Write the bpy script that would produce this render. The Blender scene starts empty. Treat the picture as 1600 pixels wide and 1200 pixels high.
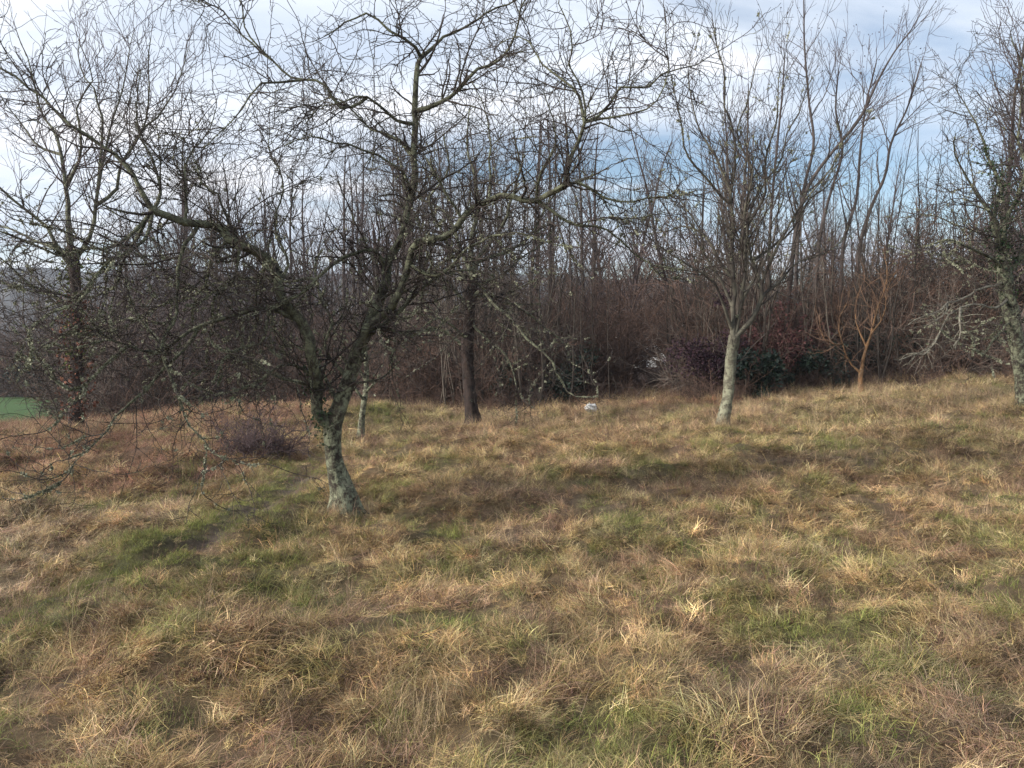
import bpy, math, random
import numpy as np

# ------------------------------------------------------------------ camera, world, sun, exposure
SC = bpy.context.scene
COL = SC.collection
EYE = 1.6
PITCH = math.atan(80 / 1209)
cam = bpy.data.cameras.new('camera')
cam.sensor_width = 36
cam.lens = 18 * 1209 / 800
cam.clip_start = 0.05
cam.clip_end = 4000
camo = bpy.data.objects.new('camera', cam)
camo.location = (0, 0, EYE)
camo.rotation_euler = (math.pi / 2 - PITCH, 0, 0)
COL.objects.link(camo)
SC.camera = camo

SUN_EL, SUN_AZ = math.radians(22), math.radians(-112)      # azimuth from +Y (view) clockwise: to the left, a little behind
w = bpy.data.worlds.new('World')
SC.world = w
w.use_nodes = True
nt = w.node_tree
nt.nodes.clear()


def N(nt, t, **kw):
    n = nt.nodes.new(t)
    for k, v in kw.items():
        if k == 'inp':
            for a, b in v.items():
                n.inputs[a].default_value = b
        else:
            setattr(n, k, v)
    return n


def ramp(nt, stops, interp='LINEAR'):
    n = nt.nodes.new('ShaderNodeValToRGB')
    cr = n.color_ramp
    cr.interpolation = interp
    while len(cr.elements) < len(stops):
        cr.elements.new(0.5)
    for e, (p, c) in zip(cr.elements, stops):
        e.position = p
        e.color = (c, c, c, 1) if isinstance(c, (int, float)) else (*c, 1)
    return n


def build_world():
    L = nt.links.new
    sky = N(nt, 'ShaderNodeTexSky', sky_type='NISHITA', sun_disc=False, sun_elevation=SUN_EL,
            sun_rotation=SUN_AZ, altitude=100, air_density=1.0, dust_density=0.6, ozone_density=1.6)
    b1 = N(nt, 'ShaderNodeBackground', inp={'Strength': 0.07})
    L(sky.outputs[0], b1.inputs[0])
    tc = N(nt, 'ShaderNodeTexCoord')
    sep = N(nt, 'ShaderNodeSeparateXYZ')
    L(tc.outputs['Generated'], sep.inputs[0])
    zc = N(nt, 'ShaderNodeMath', operation='MAXIMUM', inp={1: 0.0})
    L(sep.outputs[2], zc.inputs[0])
    za = N(nt, 'ShaderNodeMath', operation='ADD', inp={1: 0.16})
    L(zc.outputs[0], za.inputs[0])
    dx = N(nt, 'ShaderNodeMath', operation='DIVIDE')
    dy = N(nt, 'ShaderNodeMath', operation='DIVIDE')
    L(sep.outputs[0], dx.inputs[0]); L(za.outputs[0], dx.inputs[1])
    L(sep.outputs[1], dy.inputs[0]); L(za.outputs[0], dy.inputs[1])
    cmb = N(nt, 'ShaderNodeCombineXYZ')
    L(dx.outputs[0], cmb.inputs[0]); L(dy.outputs[0], cmb.inputs[1])
    mp = N(nt, 'ShaderNodeMapping', inp={'Rotation': (0, 0, math.radians(-14)), 'Scale': (0.55, 1.25, 1), 'Location': (1.3, 0.35, 0)})
    L(cmb.outputs[0], mp.inputs[0])
    n1 = N(nt, 'ShaderNodeTexNoise', inp={'Scale': 1.0, 'Detail': 7.0, 'Roughness': 0.55, 'Distortion': 0.35})
    L(mp.outputs[0], n1.inputs['Vector'])
    # clouds thicken with height, the clear blue strip lies lower down
    r1 = ramp(nt, [(0.35, 0.0), (0.57, 1.0)])
    zz = N(nt, 'ShaderNodeMath', operation='MULTIPLY_ADD', inp={1: 0.5, 2: -0.07})
    L(zc.outputs[0], zz.inputs[0])
    xl = N(nt, 'ShaderNodeMath', operation='MULTIPLY_ADD', inp={1: -0.10, 2: 0.0})
    L(sep.outputs[0], xl.inputs[0])
    ad = N(nt, 'ShaderNodeMath', operation='ADD')
    L(n1.outputs['Fac'], ad.inputs[0]); L(zz.outputs[0], ad.inputs[1])
    ad2 = N(nt, 'ShaderNodeMath', operation='ADD')
    L(ad.outputs[0], ad2.inputs[0]); L(xl.outputs[0], ad2.inputs[1])
    L(ad2.outputs[0], r1.inputs[0])
    # cloud colour: grey-blue bellies, white tops
    mp2 = N(nt, 'ShaderNodeMapping', inp={'Scale': (0.9, 2.4, 1), 'Location': (4.3, 2.35, 0)})
    L(cmb.outputs[0], mp2.inputs[0])
    n2 = N(nt, 'ShaderNodeTexNoise', inp={'Scale': 0.8, 'Detail': 5.0, 'Roughness': 0.5, 'Distortion': 0.2})
    L(mp2.outputs[0], n2.inputs['Vector'])
    r2 = ramp(nt, [(0.36, (0.32, 0.37, 0.45)), (0.52, (0.43, 0.465, 0.52)), (0.66, (0.56, 0.56, 0.58))])
    L(n2.outputs['Fac'], r2.inputs[0])
    b2 = N(nt, 'ShaderNodeBackground', inp={'Strength': 1.0})
    L(r2.outputs[0], b2.inputs[0])
    mx = N(nt, 'ShaderNodeMixShader')
    L(r1.outputs[0], mx.inputs[0]); L(b1.outputs[0], mx.inputs[1]); L(b2.outputs[0], mx.inputs[2])
    out = N(nt, 'ShaderNodeOutputWorld')
    L(mx.outputs[0], out.inputs[0])


build_world()
sun = bpy.data.lights.new('sun', 'SUN')
sun.energy = 3.3
sun.angle = math.radians(10)
sun.color = (1.0, 0.94, 0.86)
suno = bpy.data.objects.new('sun', sun)
d = (math.sin(SUN_AZ) * math.cos(SUN_EL), math.cos(SUN_AZ) * math.cos(SUN_EL), math.sin(SUN_EL))
suno.rotation_euler = (math.pi / 2 - SUN_EL, 0, math.atan2(d[0], -d[1]) )
COL.objects.link(suno)
SC.view_settings.view_transform = 'Standard'
SC.view_settings.look = 'None'
SC.view_settings.exposure = 1.15
SC.view_settings.gamma = 1
SC.view_settings.use_curve_mapping = False
SC.render.engine = 'CYCLES'
SC.cycles.max_bounces = 5
SC.cycles.diffuse_bounces = 3
SC.cycles.use_denoising = True
SC.cycles.use_adaptive_sampling = True
SC.cycles.adaptive_threshold = 0.012

rng = np.random.default_rng(11)
random.seed(5)

# ------------------------------------------------------------------ numpy helpers


def sstep(a, b, t):
    t = np.clip((t - a) / (b - a), 0, 1)
    return t * t * (3 - 2 * t)


class VNoise:
    def __init__(self, seed, n=256):
        self.n = n
        self.g = np.random.default_rng(seed).random((n, n))

    def __call__(self, x, y):
        xi = np.floor(x).astype(int); yi = np.floor(y).astype(int)
        fx = x - xi; fy = y - yi
        fx = fx * fx * (3 - 2 * fx); fy = fy * fy * (3 - 2 * fy)
        g, n = self.g, self.n
        a = g[xi % n, yi % n]; b = g[(xi + 1) % n, yi % n]
        c = g[xi % n, (yi + 1) % n]; e = g[(xi + 1) % n, (yi + 1) % n]
        return (a * (1 - fx) + b * fx) * (1 - fy) + (c * (1 - fx) + e * fx) * fy - 0.5

    def fbm(self, x, y, o=3):
        s = 0; a = 1
        for k in range(o):
            s = s + a * self(x * 2 ** k + 17.3 * k, y * 2 ** k + 5.1 * k)
            a *= 0.5
        return s


NA, NB, NC, ND, NE = (VNoise(s) for s in (3, 8, 21, 34, 55))


def path_x(y):                      # centre line of the worn track on the left
    return np.interp(y, [2.0, 4.55, 5.0, 5.6, 6.4, 7.3, 8.3, 10.0, 12.0], [-3.3, -3.02, -2.93, -2.80, -2.70, -2.62, -2.55, -2.75, -3.1])


def hgt_base(x, y):
    x = np.asarray(x, float); y = np.asarray(y, float)
    yy = np.clip(y, -30, 21)
    z = -0.022 * yy
    z = z + np.where(x > 0, 0.066, 0.03) * np.maximum(x, -13) * sstep(1, 18, y) * np.where(x > 30, 30 / np.maximum(x, 1e-6), 1)
    # hollow of the track and the bank beyond it
    left = sstep(-2.6, -3.6, x)
    z = z - left * 0.16 * sstep(2, 5, y) * sstep(13, 8, y) + left * 0.12 * sstep(9, 14, y)
    z = z + 0.25 * np.exp(-(((x + 2.9) / 1.6) ** 2 + ((y - 17.5) / 2.0) ** 2))
    # beyond the crest
    wl = sstep(3.0, -4.0, x - 0.0 * y)
    fall_l = -0.055 * (np.clip(y, 21, 90) - 21) - 0.72 * sstep(21, 32, y)
    fall_r = -0.035 * (np.clip(y, 21, 120) - 21)
    z = z + wl * fall_l + (1 - wl) * fall_r
    z = z - 0.28 * sstep(-8.0, -12.5, x) * sstep(15, 20, y) * sstep(40, 26, y)
    return z


def hgt(x, y):
    z = hgt_base(x, y)
    near = sstep(40, 18, y)
    amp = near * (0.15 + 0.12 * sstep(-2.5, -4.5, x) * sstep(8, 11, y))
    z = z + amp * NA.fbm(x * 1.25, y * 1.25, 3) + near * 0.16 * np.clip(ND(x * 2.3, y * 2.3), -0.15, 0.5) + near * 0.07 * NE(x * 5.1, y * 5.1) + near * 0.10 * NB(x * 0.3, y * 0.3)
    tr = np.abs(x - path_x(y))
    z = z - 0.14 * np.exp(-(tr / 0.17) ** 2) * sstep(13, 10, y) - 0.06 * np.exp(-((x - path_x(y) - 0.62) / 0.16) ** 2) * sstep(8, 6, y)
    return z


def px(u, v, Y):
    c, s = math.cos(PITCH), math.sin(PITCH)
    cx, cy = (u - 800) / 1209, (600 - v) / 1209
    dy = c + cy * s
    dz = -s + cy * c
    k = Y / dy
    return np.array([cx * k, Y, EYE + dz * k])


def ground_at(u, v):
    Ys = np.linspace(2, 120, 4000)
    P = np.array([px(u, v, 1.0)])[0]
    xs = P[0] * Ys; zs = EYE + (P[2] - EYE) * Ys
    h = hgt_base(xs, Ys)
    i = np.argmax(zs < h)
    return xs[i], Ys[i], h[i]


# ------------------------------------------------------------------ mesh helpers


def mesh_from(name, V, F, mat, attrs=None, smooth=False):
    me = bpy.data.meshes.new(name)
    V = np.asarray(V, np.float32); F = np.asarray(F, np.int32)
    me.vertices.add(len(V)); me.vertices.foreach_set('co', V.ravel())
    k = F.shape[1]
    me.loops.add(F.size); me.loops.foreach_set('vertex_index', F.ravel())
    me.polygons.add(len(F))
    me.polygons.foreach_set('loop_start', np.arange(0, F.size, k, dtype=np.int32))
    if attrs:
        for an, (ty, dat) in attrs.items():
            a = me.attributes.new(an, ty, 'POINT')
            a.data.foreach_set('color' if ty == 'FLOAT_COLOR' else ('vector' if ty == 'FLOAT_VECTOR' else 'value'), np.asarray(dat).ravel())
    me.update(calc_edges=True)
    if smooth:
        me.polygons.foreach_set('use_smooth', np.ones(len(F), bool))
    me.materials.append(mat)
    return me


def put(name, me, parent=None, **props):
    o = bpy.data.objects.new(name, me)
    COL.objects.link(o)
    if parent is not None:
        o.parent = parent
    for k, v in props.items():
        o[k] = v
    return o


def empty(name, loc, **props):
    o = bpy.data.objects.new(name, None)
    o.empty_display_size = 0.2
    o.location = loc
    COL.objects.link(o)
    for k, v in props.items():
        o[k] = v
    return o


def norm(v):
    return v / np.maximum(np.linalg.norm(v, axis=-1, keepdims=True), 1e-9)


def tubes(P, R, sides, rough=0.0):
    """P (N,K,3), R (N,K) -> triangles of tapered tubes, closed to a point-like end"""
    Nn, K = R.shape
    T = np.empty_like(P)
    T[:, 1:-1] = P[:, 2:] - P[:, :-2]
    T[:, 0] = P[:, 1] - P[:, 0]
    T[:, -1] = P[:, -1] - P[:, -2]
    T = norm(T)
    mean = norm(P[:, -1] - P[:, 0])
    ax = np.argmin(np.abs(mean), axis=1)
    ref = np.zeros((Nn, 3)); ref[np.arange(Nn), ax] = 1
    A = norm(np.cross(T, ref[:, None, :])); B = np.cross(T, A)
    th = np.arange(sides) * 2 * math.pi / sides
    ring = A[:, :, None, :] * np.cos(th)[None, None, :, None] + B[:, :, None, :] * np.sin(th)[None, None, :, None]
    rr = np.broadcast_to(R[:, :, None], (Nn, K, sides)).copy()
    if rough:
        rr *= 1 + rough * (rng.random(rr.shape) - 0.5)
    V = (P[:, :, None, :] + ring * rr[..., None]).reshape(-1, 3)
    i = np.arange(K - 1)[:, None] * sides
    j = np.arange(sides)[None, :]
    j2 = (j + 1) % sides
    q = np.stack([i + j, i + j2, i + sides + j2, i + sides + j], -1).reshape(-1, 4)
    F = (q[None] + (np.arange(Nn) * K * sides)[:, None, None]).reshape(-1, 4)
    return V, F


def join(parts):
    Vs, Fs, off = [], [], 0
    for V, F in parts:
        Vs.append(V); Fs.append(F + off); off += len(V)
    return np.concatenate(Vs), np.concatenate(Fs)


def resample(P, R, n):
    d_ = np.r_[0, np.cumsum(np.linalg.norm(np.diff(P, axis=0), axis=1))]
    t = np.linspace(0, d_[-1], n)
    # catmull-ish smoothing: cubic hermite
    m = np.gradient(P, d_, axis=0)
    idx = np.clip(np.searchsorted(d_, t, side='right') - 1, 0, len(d_) - 2)
    h = d_[idx + 1] - d_[idx]
    s = ((t - d_[idx]) / h)[:, None]
    h = h[:, None]
    Q = ((2 * s ** 3 - 3 * s ** 2 + 1) * P[idx] + (s ** 3 - 2 * s ** 2 + s) * h * m[idx]
         + (-2 * s ** 3 + 3 * s ** 2) * P[idx + 1] + (s ** 3 - s ** 2) * h * m[idx + 1])
    return Q, np.interp(t, d_, R), d_[-1]


def grow(P, R, per_m, L, ang=(35, 75), t0=0.15, K=6, wig=0.25, trop=0.0, rr=0.55, rmin=0.0015, rmax=1, tend=0.25, tip=True, nmax=None, lshape=0.5, up_bias=0.0, flat=0.0):
    """children for a batch of parent polylines (N,K,3); returns (M,K+1,3),(M,K+1)"""
    Nn, Kp, _ = P.shape
    seg = np.linalg.norm(np.diff(P, axis=1), axis=2)
    ln = seg.sum(1)
    cnt = np.floor(ln * per_m + rng.random(Nn)).astype(int)
    if tip:
        cnt = np.maximum(cnt, 1)
    par = np.repeat(np.arange(Nn), cnt)
    M = len(par)
    if M == 0:
        return np.zeros((0, K + 1, 3)), np.zeros((0, K + 1))
    t = t0 + (1 - t0) * rng.random(M)
    if tip:
        first = np.r_[0, np.cumsum(cnt)[:-1]]
        t[first] = 1.0
    f = t * (Kp - 1)
    i = np.minimum(f.astype(int), Kp - 2)
    s = (f - i)[:, None]
    pos = P[par, i] * (1 - s) + P[par, i + 1] * s
    tan = norm(P[par, i + 1] - P[par, i])
    r = R[par, i] * (1 - s[:, 0]) + R[par, i + 1] * s[:, 0]
    pr = norm(np.cross(tan, rng.normal(size=(M, 3))))
    if up_bias:
        u = np.zeros((M, 3)); u[:, 2] = up_bias
        pr = norm(pr + u - tan * (u * tan).sum(1, keepdims=True))
    a = np.radians(ang[0] + (ang[1] - ang[0]) * rng.random(M))
    if tip:
        a[first] *= 0.25
    dd = norm(tan * np.cos(a)[:, None] + pr * np.sin(a)[:, None])
    ll = L[0] + (L[1] - L[0]) * rng.random(M) ** 1.3
    ll = ll * (1 - lshape * t) * np.where(t >= 1, 1.2, 1)
    r0 = np.clip(r * rr, rmin, rmax)
    Q = np.empty((M, K + 1, 3)); Q[:, 0] = pos
    for k in range(K):
        dd = dd + wig * rng.normal(size=(M, 3))
        dd[:, 2] += trop
        dd = norm(dd)
        Q[:, k + 1] = Q[:, k] + dd * (ll / K)[:, None]
    rad = r0[:, None] * np.linspace(1, tend, K + 1)[None]
    return Q, np.maximum(rad, rmin * 0.6)


def leafcards(pos, size, n_per=1, elong=1.6, jit=0.0, cup=0.25):
    """small bent leaf-like pieces (two triangles folded on the midrib) at pos"""
    p = np.repeat(pos, n_per, axis=0) + rng.normal(size=(len(pos) * n_per, 3)) * jit
    M = len(p)
    a = norm(rng.normal(size=(M, 3)))
    b = norm(np.cross(a, rng.normal(size=(M, 3))))
    c = np.cross(a, b)
    s = (size * (0.6 + 0.8 * rng.random(M)))[:, None]
    v0 = p; v2 = p + a * s * elong
    v1 = p + a * s * elong * 0.5 + b * s * 0.5 + c * s * cup
    v3 = p + a * s * elong * 0.5 - b * s * 0.5 + c * s * cup
    V = np.stack([v0, v1, v2, v3], 1).reshape(-1, 3)
    k = np.arange(M)[:, None] * 4
    F = np.concatenate([k + np.array([0, 1, 2]), k + np.array([0, 2, 3])], 0)
    return V, F


def q2t(F):
    return np.concatenate([F[:, [0, 1, 2]], F[:, [0, 2, 3]]])


# ------------------------------------------------------------------ materials


def principled(name, rough=0.9):
    m = bpy.data.materials.new(name)
    m.use_nodes = True
    b = m.node_tree.nodes['Principled BSDF']
    b.inputs['Roughness'].default_value = rough
    if 'Specular IOR Level' in b.inputs:
        b.inputs['Specular IOR Level'].default_value = 0.25
    return m, m.node_tree, b


def bark_mat(name, dark, mid, lich, lo=0.5, hi=0.62, scale=9.0, bump=1.0, band=False):
    m, t, b = principled(name)
    L = t.links.new
    geo = N(t, 'ShaderNodeNewGeometry')
    n1 = N(t, 'ShaderNodeTexNoise', inp={'Scale': scale, 'Detail': 6.0, 'Roughness': 0.65})
    n2 = N(t, 'ShaderNodeTexNoise', inp={'Scale': scale * 1.3, 'Detail': 8.0, 'Roughness': 0.78, 'Distortion': 0.3})
    n3 = N(t, 'ShaderNodeTexNoise', inp={'Scale': scale * 6, 'Detail': 4.0, 'Roughness': 0.7})
    mp = N(t, 'ShaderNodeMapping', inp={'Scale': (1, 1, 2.6) if band else (1, 1, 0.6)})
    L(geo.outputs['Position'], mp.inputs[0])
    L(mp.outputs[0], n1.inputs['Vector']); L(geo.outputs['Position'], n2.inputs['Vector']); L(mp.outputs[0], n3.inputs['Vector'])
    r1 = ramp(t, [(0.35, dark), (0.65, mid)])
    L(n1.outputs['Fac'], r1.inputs[0])
    r2 = ramp(t, [(lo, 0.0), (hi, 1.0)])
    L(n2.outputs['Fac'], r2.inputs[0])
    r3 = ramp(t, [(0.3, tuple(c * 0.55 for c in lich)), (0.7, lich)])
    L(n3.outputs['Fac'], r3.inputs[0])
    mx = N(t, 'ShaderNodeMix', data_type='RGBA')
    L(r2.outputs[0], mx.inputs['Factor']); L(r1.outputs[0], mx.inputs['A']); L(r3.outputs[0], mx.inputs['B'])
    L(mx.outputs['Result'], b.inputs['Base Color'])
    if bump:
        bp = N(t, 'ShaderNodeBump', inp={'Strength': bump, 'Distance': 0.02})
        L(n3.outputs['Fac'], bp.inputs['Height'])
        L(bp.outputs[0], b.inputs['Normal'])
    return m


def plain_mat(name, c1, c2, scale=5.0, rough=0.9, own=False):
    m, t, b = principled(name, rough)
    L = t.links.new
    geo = N(t, 'ShaderNodeNewGeometry')
    n1 = N(t, 'ShaderNodeTexNoise', inp={'Scale': scale, 'Detail': 4.0, 'Roughness': 0.7})
    L(geo.outputs['Position'], n1.inputs['Vector'])
    r = ramp(t, [(0.32, c1), (0.68, c2)])
    if own:                                   # every plant has a shade of its own
        oi = N(t, 'ShaderNodeObjectInfo')
        mx = N(t, 'ShaderNodeMix', data_type='FLOAT', inp={0: 0.45})
        L(n1.outputs['Fac'], mx.inputs[2]); L(oi.outputs['Random'], mx.inputs[3])
        L(mx.outputs[0], r.inputs[0])
    else:
        L(n1.outputs['Fac'], r.inputs[0])
    L(r.outputs[0], b.inputs['Base Color'])
    return m


def tint_mat(name):
    """per-instance colour x per-blade shade, with a little light passing through dry blades"""
    m, t, b = principled(name, 0.75)
    L = t.links.new
    a = N(t, 'ShaderNodeAttribute', attribute_type='INSTANCER', attribute_name='tint')
    s = N(t, 'ShaderNodeAttribute', attribute_type='GEOMETRY', attribute_name='shade')
    mu = N(t, 'ShaderNodeVectorMath', operation='MULTIPLY')
    L(a.outputs['Color'], mu.inputs[0]); L(s.outputs['Color'], mu.inputs[1])
    L(mu.outputs[0], b.inputs['Base Color'])
    tr = N(t, 'ShaderNodeBsdfTranslucent')
    L(mu.outputs[0], tr.inputs[0])
    mx = N(t, 'ShaderNodeMixShader', inp={0: 0.22})
    out = t.nodes['Material Output']
    L(b.outputs[0], mx.inputs[1]); L(tr.outputs[0], mx.inputs[2]); L(mx.outputs[0], out.inputs[0])
    return m


M_BARK = bark_mat('lichened_bark', (0.018, 0.015, 0.012), (0.065, 0.052, 0.040), (0.30, 0.315, 0.21), 0.44, 0.58, 9)
M_LIMB = bark_mat('limb_bark', (0.018, 0.016, 0.014), (0.055, 0.046, 0.036), (0.25, 0.265, 0.17), 0.42, 0.62, 7)
M_TWIG = bark_mat('twig_bark', (0.028, 0.022, 0.020), (0.065, 0.052, 0.045), (0.20, 0.21, 0.13), 0.56, 0.66, 3.5, bump=0)
M_PALE = bark_mat('pale_bark', (0.04, 0.034, 0.026), (0.19, 0.175, 0.125), (0.36, 0.36, 0.25), 0.46, 0.56, 9, band=True)
M_DARK = bark_mat('dark_bark', (0.016, 0.012, 0.011), (0.055, 0.038, 0.032), (0.18, 0.19, 0.14), 0.60, 0.74, 8)
def pale_to_dark():
    m = M_PALE
    t = m.node_tree
    L = t.links.new
    b = t.nodes['Principled BSDF']
    src = b.inputs['Base Color'].links[0].from_socket
    tc = N(t, 'ShaderNodeTexCoord'); sp = N(t, 'ShaderNodeSeparateXYZ')
    L(tc.outputs['Object'], sp.inputs[0])
    nz = N(t, 'ShaderNodeTexNoise', inp={'Scale': 5.0, 'Detail': 5.0})
    L(tc.outputs['Object'], nz.inputs['Vector'])
    ad = N(t, 'ShaderNodeMath', operation='MULTIPLY_ADD', inp={1: 2.2})
    L(nz.outputs['Fac'], ad.inputs[0]); L(sp.outputs[2], ad.inputs[2])
    r = ramp(t, [(0.0, 0.0), (1.0, 1.0)])
    mr = N(t, 'ShaderNodeMapRange', inp={1: 1.9, 2: 3.1})
    L(ad.outputs[0], mr.inputs[0]); L(mr.outputs[0], r.inputs[0])
    mx = N(t, 'ShaderNodeMix', data_type='RGBA')
    L(r.outputs[0], mx.inputs['Factor']); L(src, mx.inputs['A'])
    rr = ramp(t, [(0.4, (0.045, 0.038, 0.033)), (0.62, (0.13, 0.12, 0.09))])
    L(nz.outputs['Fac'], rr.inputs[0]); L(rr.outputs[0], mx.inputs['B'])
    L(mx.outputs['Result'], b.inputs['Base Color'])


pale_to_dark()
M_DEADW = bark_mat('dead_wood', (0.09, 0.078, 0.062), (0.22, 0.195, 0.155), (0.34, 0.34, 0.26), 0.5, 0.62, 12)
M_LICH = plain_mat('foliose_lichen', (0.11, 0.115, 0.07), (0.37, 0.375, 0.27), 7)
M_FAR = bark_mat('far_bark', (0.035, 0.028, 0.027), (0.09, 0.073, 0.066), (0.14, 0.14, 0.10), 0.6, 0.8, 2, bump=0)
M_FARTW = plain_mat('far_twigs', (0.045, 0.034, 0.034), (0.105, 0.08, 0.08), 0.5)
M_BRUSH = plain_mat('thicket_stems', (0.035, 0.023, 0.020), (0.165, 0.105, 0.080), 1.5, own=True)
M_BRUSH2 = plain_mat('thicket_stems_grey', (0.035, 0.028, 0.026), (0.185, 0.150, 0.125), 1.5, own=True)
M_ORANGE = bark_mat('orange_bark', (0.09, 0.052, 0.030), (0.23, 0.125, 0.058), (0.20, 0.16, 0.11), 0.50, 0.66, 12)
M_IVY = plain_mat('ivy_leaf', (0.016, 0.030, 0.014), (0.045, 0.075, 0.028), 6, 0.45)
M_EVER = plain_mat('evergreen_leaf', (0.008, 0.016, 0.013), (0.022, 0.038, 0.024), 5, 0.5)
M_DEADL = plain_mat('dead_leaf', (0.085, 0.035, 0.028), (0.23, 0.10, 0.06), 4)
M_CONE = plain_mat('alder_cones', (0.035, 0.028, 0.025), (0.08, 0.062, 0.05), 4)
M_MOSS = plain_mat('moss_cushions', (0.05, 0.07, 0.015), (0.13, 0.15, 0.04), 8)
M_GRASS = tint_mat('grass_blades')

# ------------------------------------------------------------------ ground


def zones(x, y):
    """albedo of the plant cover at x, y (linear)"""
    straw = np.array([0.45, 0.315, 0.16]); red = np.array([0.29, 0.17, 0.11]); green = np.array([0.23, 0.225, 0.08])
    olive = np.array([0.25, 0.215, 0.085]); mauve = np.array([0.33, 0.235, 0.165]); rust = np.array([0.25, 0.14, 0.095])
    n1 = 1.15 * NB.fbm(x * 2.0, y * 1.6, 4); n2 = 1.15 * NC.fbm(x * 2.2 + 9, y * 1.7, 4); n3 = 1.6 * ND.fbm(x * 4.5, y * 4.0, 3); n4 = NE.fbm(x * 0.9, y * 0.8, 3)
    x = x[:, None]; y = y[:, None]; n1 = n1[:, None]; n2 = n2[:, None]; n3 = n3[:, None]; n4 = n4[:, None]
    c = straw * (1 + 0 * x)

    def mix(c, k, w_):
        return c * (1 - w_) + k * w_
    c = mix(c, olive, sstep(-0.12, 0.22, n1 + 0.4 * n3) * 0.68)
    c = mix(c, red, sstep(0.08, 0.34, n2 + 0.5 * n3) * 0.6)
    c = mix(c, green, sstep(0.16, 0.36, -n2 + 0.5 * n1 + 0.5 * n3) * 0.6)
    c = mix(c, mauve, sstep(0.15, 0.4, n4) * 0.45)
    # far crest: pinkish straw
    c = mix(c, np.array([0.42, 0.30, 0.19]), sstep(11, 16, y) * 0.55)
    # red-brown rough bank left
    bank = sstep(-3.0, -4.4, x) * sstep(8.5, 10.5, y + 0.5 * n3) * sstep(24, 20, y)
    c = mix(c, rust * (1 + 0.7 * np.clip(n3, -0.8, 0.8)), bank * (0.72 + 0.8 * np.clip(n1 + 0.4 * n3, -0.5, 0.8)).clip(0.15, 1))
    # pale straw left of track
    ps = sstep(-3.1, -4.0, x) * sstep(4.0, 5.0, y) * sstep(9.6, 8.2, y)
    c = mix(c, np.array([0.50, 0.38, 0.245]), ps * 0.8)
    # green verges of the track
    tr = x - path_x(y)
    c = mix(c, np.array([0.15, 0.18, 0.05]), np.exp(-((tr + 0.30) / 0.24) ** 2) * sstep(12, 9.5, y) * (0.9 + 0.4 * n3).clip(0.2, 1))
    c = mix(c, np.array([0.12, 0.14, 0.05]), np.exp(-((tr - 0.6) / 0.2) ** 2) * sstep(9, 7, y) * 0.6)
    # green cushion by the thin sapling
    c = mix(c, np.array([0.22, 0.23, 0.07]), np.exp(-(((x + 2.9) / 1.2) ** 2 + ((y - 17) / 1.6) ** 2)) * 0.85)
    # right slope greener / olive
    c = mix(c, np.array([0.31, 0.27, 0.13]), sstep(2, 7, x) * sstep(6, 10, y) * 0.25)
    c = mix(c, np.array([0.34, 0.13, 0.085]), np.exp(-(((x - 4.6) / 1.6) ** 2 + ((y - 18.5) / 1.2) ** 2)) * 0.7)
    return np.clip(c, 0.01, 0.8)


def build_ground():
    def axis(fine0, fine1, step, lo, hi):
        f = list(np.arange(fine0, fine1, step))
        g = 1.18
        s, p = step, fine1
        up = []
        while p < hi:
            up.append(p); s *= g; p += s
        up.append(hi)
        s, p = step, fine0
        dn = []
        while p > lo:
            s *= g; p -= s; dn.append(max(p, lo))
        return np.array(sorted(set(dn)) + f + up)
    X = axis(-17, 17, 0.11, -900, 900)
    Y = axis(1.0, 23, 0.11, -900, 650)
    gx, gy = np.meshgrid(X, Y)
    x, y = gx.ravel(), gy.ravel()
    z = hgt(x, y)
    V = np.stack([x, y, z], 1)
    nx, ny = len(X), len(Y)
    i = (np.arange(ny - 1)[:, None] * nx + np.arange(nx - 1)[None]).reshape(-1, 1)
    F = i + np.array([0, 1, nx + 1, nx])
    c = zones(x, y) * 0.42
    soil = np.array([0.06, 0.042, 0.028])
    c = c * 0.6 + soil * 0.4
    bare = np.exp(-((x - path_x(y)) / 0.13) ** 2)[:, None] * sstep(12, 10, y)[:, None]
    c = c * (1 - bare) + np.array([0.10, 0.075, 0.058]) * bare
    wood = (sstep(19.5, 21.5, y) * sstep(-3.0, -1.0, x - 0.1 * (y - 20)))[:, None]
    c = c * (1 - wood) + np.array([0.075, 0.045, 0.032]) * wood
    fld = (sstep(26, 30, y) * (1 - wood[:, 0]))[:, None]
    c = c * (1 - fld) + np.array([0.050, 0.098, 0.026]) * fld
    farr = sstep(75, 95, y)[:, None]
    c = c * (1 - farr) + np.array([0.06, 0.05, 0.045]) * farr
    rgba = np.c_[c, np.ones(len(c))]
    m, t, b = principled('meadow_soil', 0.95)
    L = t.links.new
    a = N(t, 'ShaderNodeAttribute', attribute_name='cover')
    geo = N(t, 'ShaderNodeNewGeometry')
    n1 = N(t, 'ShaderNodeTexNoise', inp={'Scale': 14.0, 'Detail': 8.0, 'Roughness': 0.75})
    L(geo.outputs['Position'], n1.inputs['Vector'])
    r = ramp(t, [(0.3, 0.55), (0.7, 1.35)])
    L(n1.outputs['Fac'], r.inputs[0])
    mu = N(t, 'ShaderNodeVectorMath', operation='MULTIPLY')
    L(a.outputs['Color'], mu.inputs[0]); L(r.outputs[0], mu.inputs[1])
    L(mu.outputs[0], b.inputs['Base Color'])
    bp = N(t, 'ShaderNodeBump', inp={'Strength': 0.8, 'Distance': 0.05})
    L(n1.outputs['Fac'], bp.inputs['Height']); L(bp.outputs[0], b.inputs['Normal'])
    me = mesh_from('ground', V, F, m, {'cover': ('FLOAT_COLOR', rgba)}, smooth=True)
    put('ground', me, kind='structure', label='rough sloping meadow ground falling away beyond the crest')


build_ground()

# far wooded hill


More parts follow.
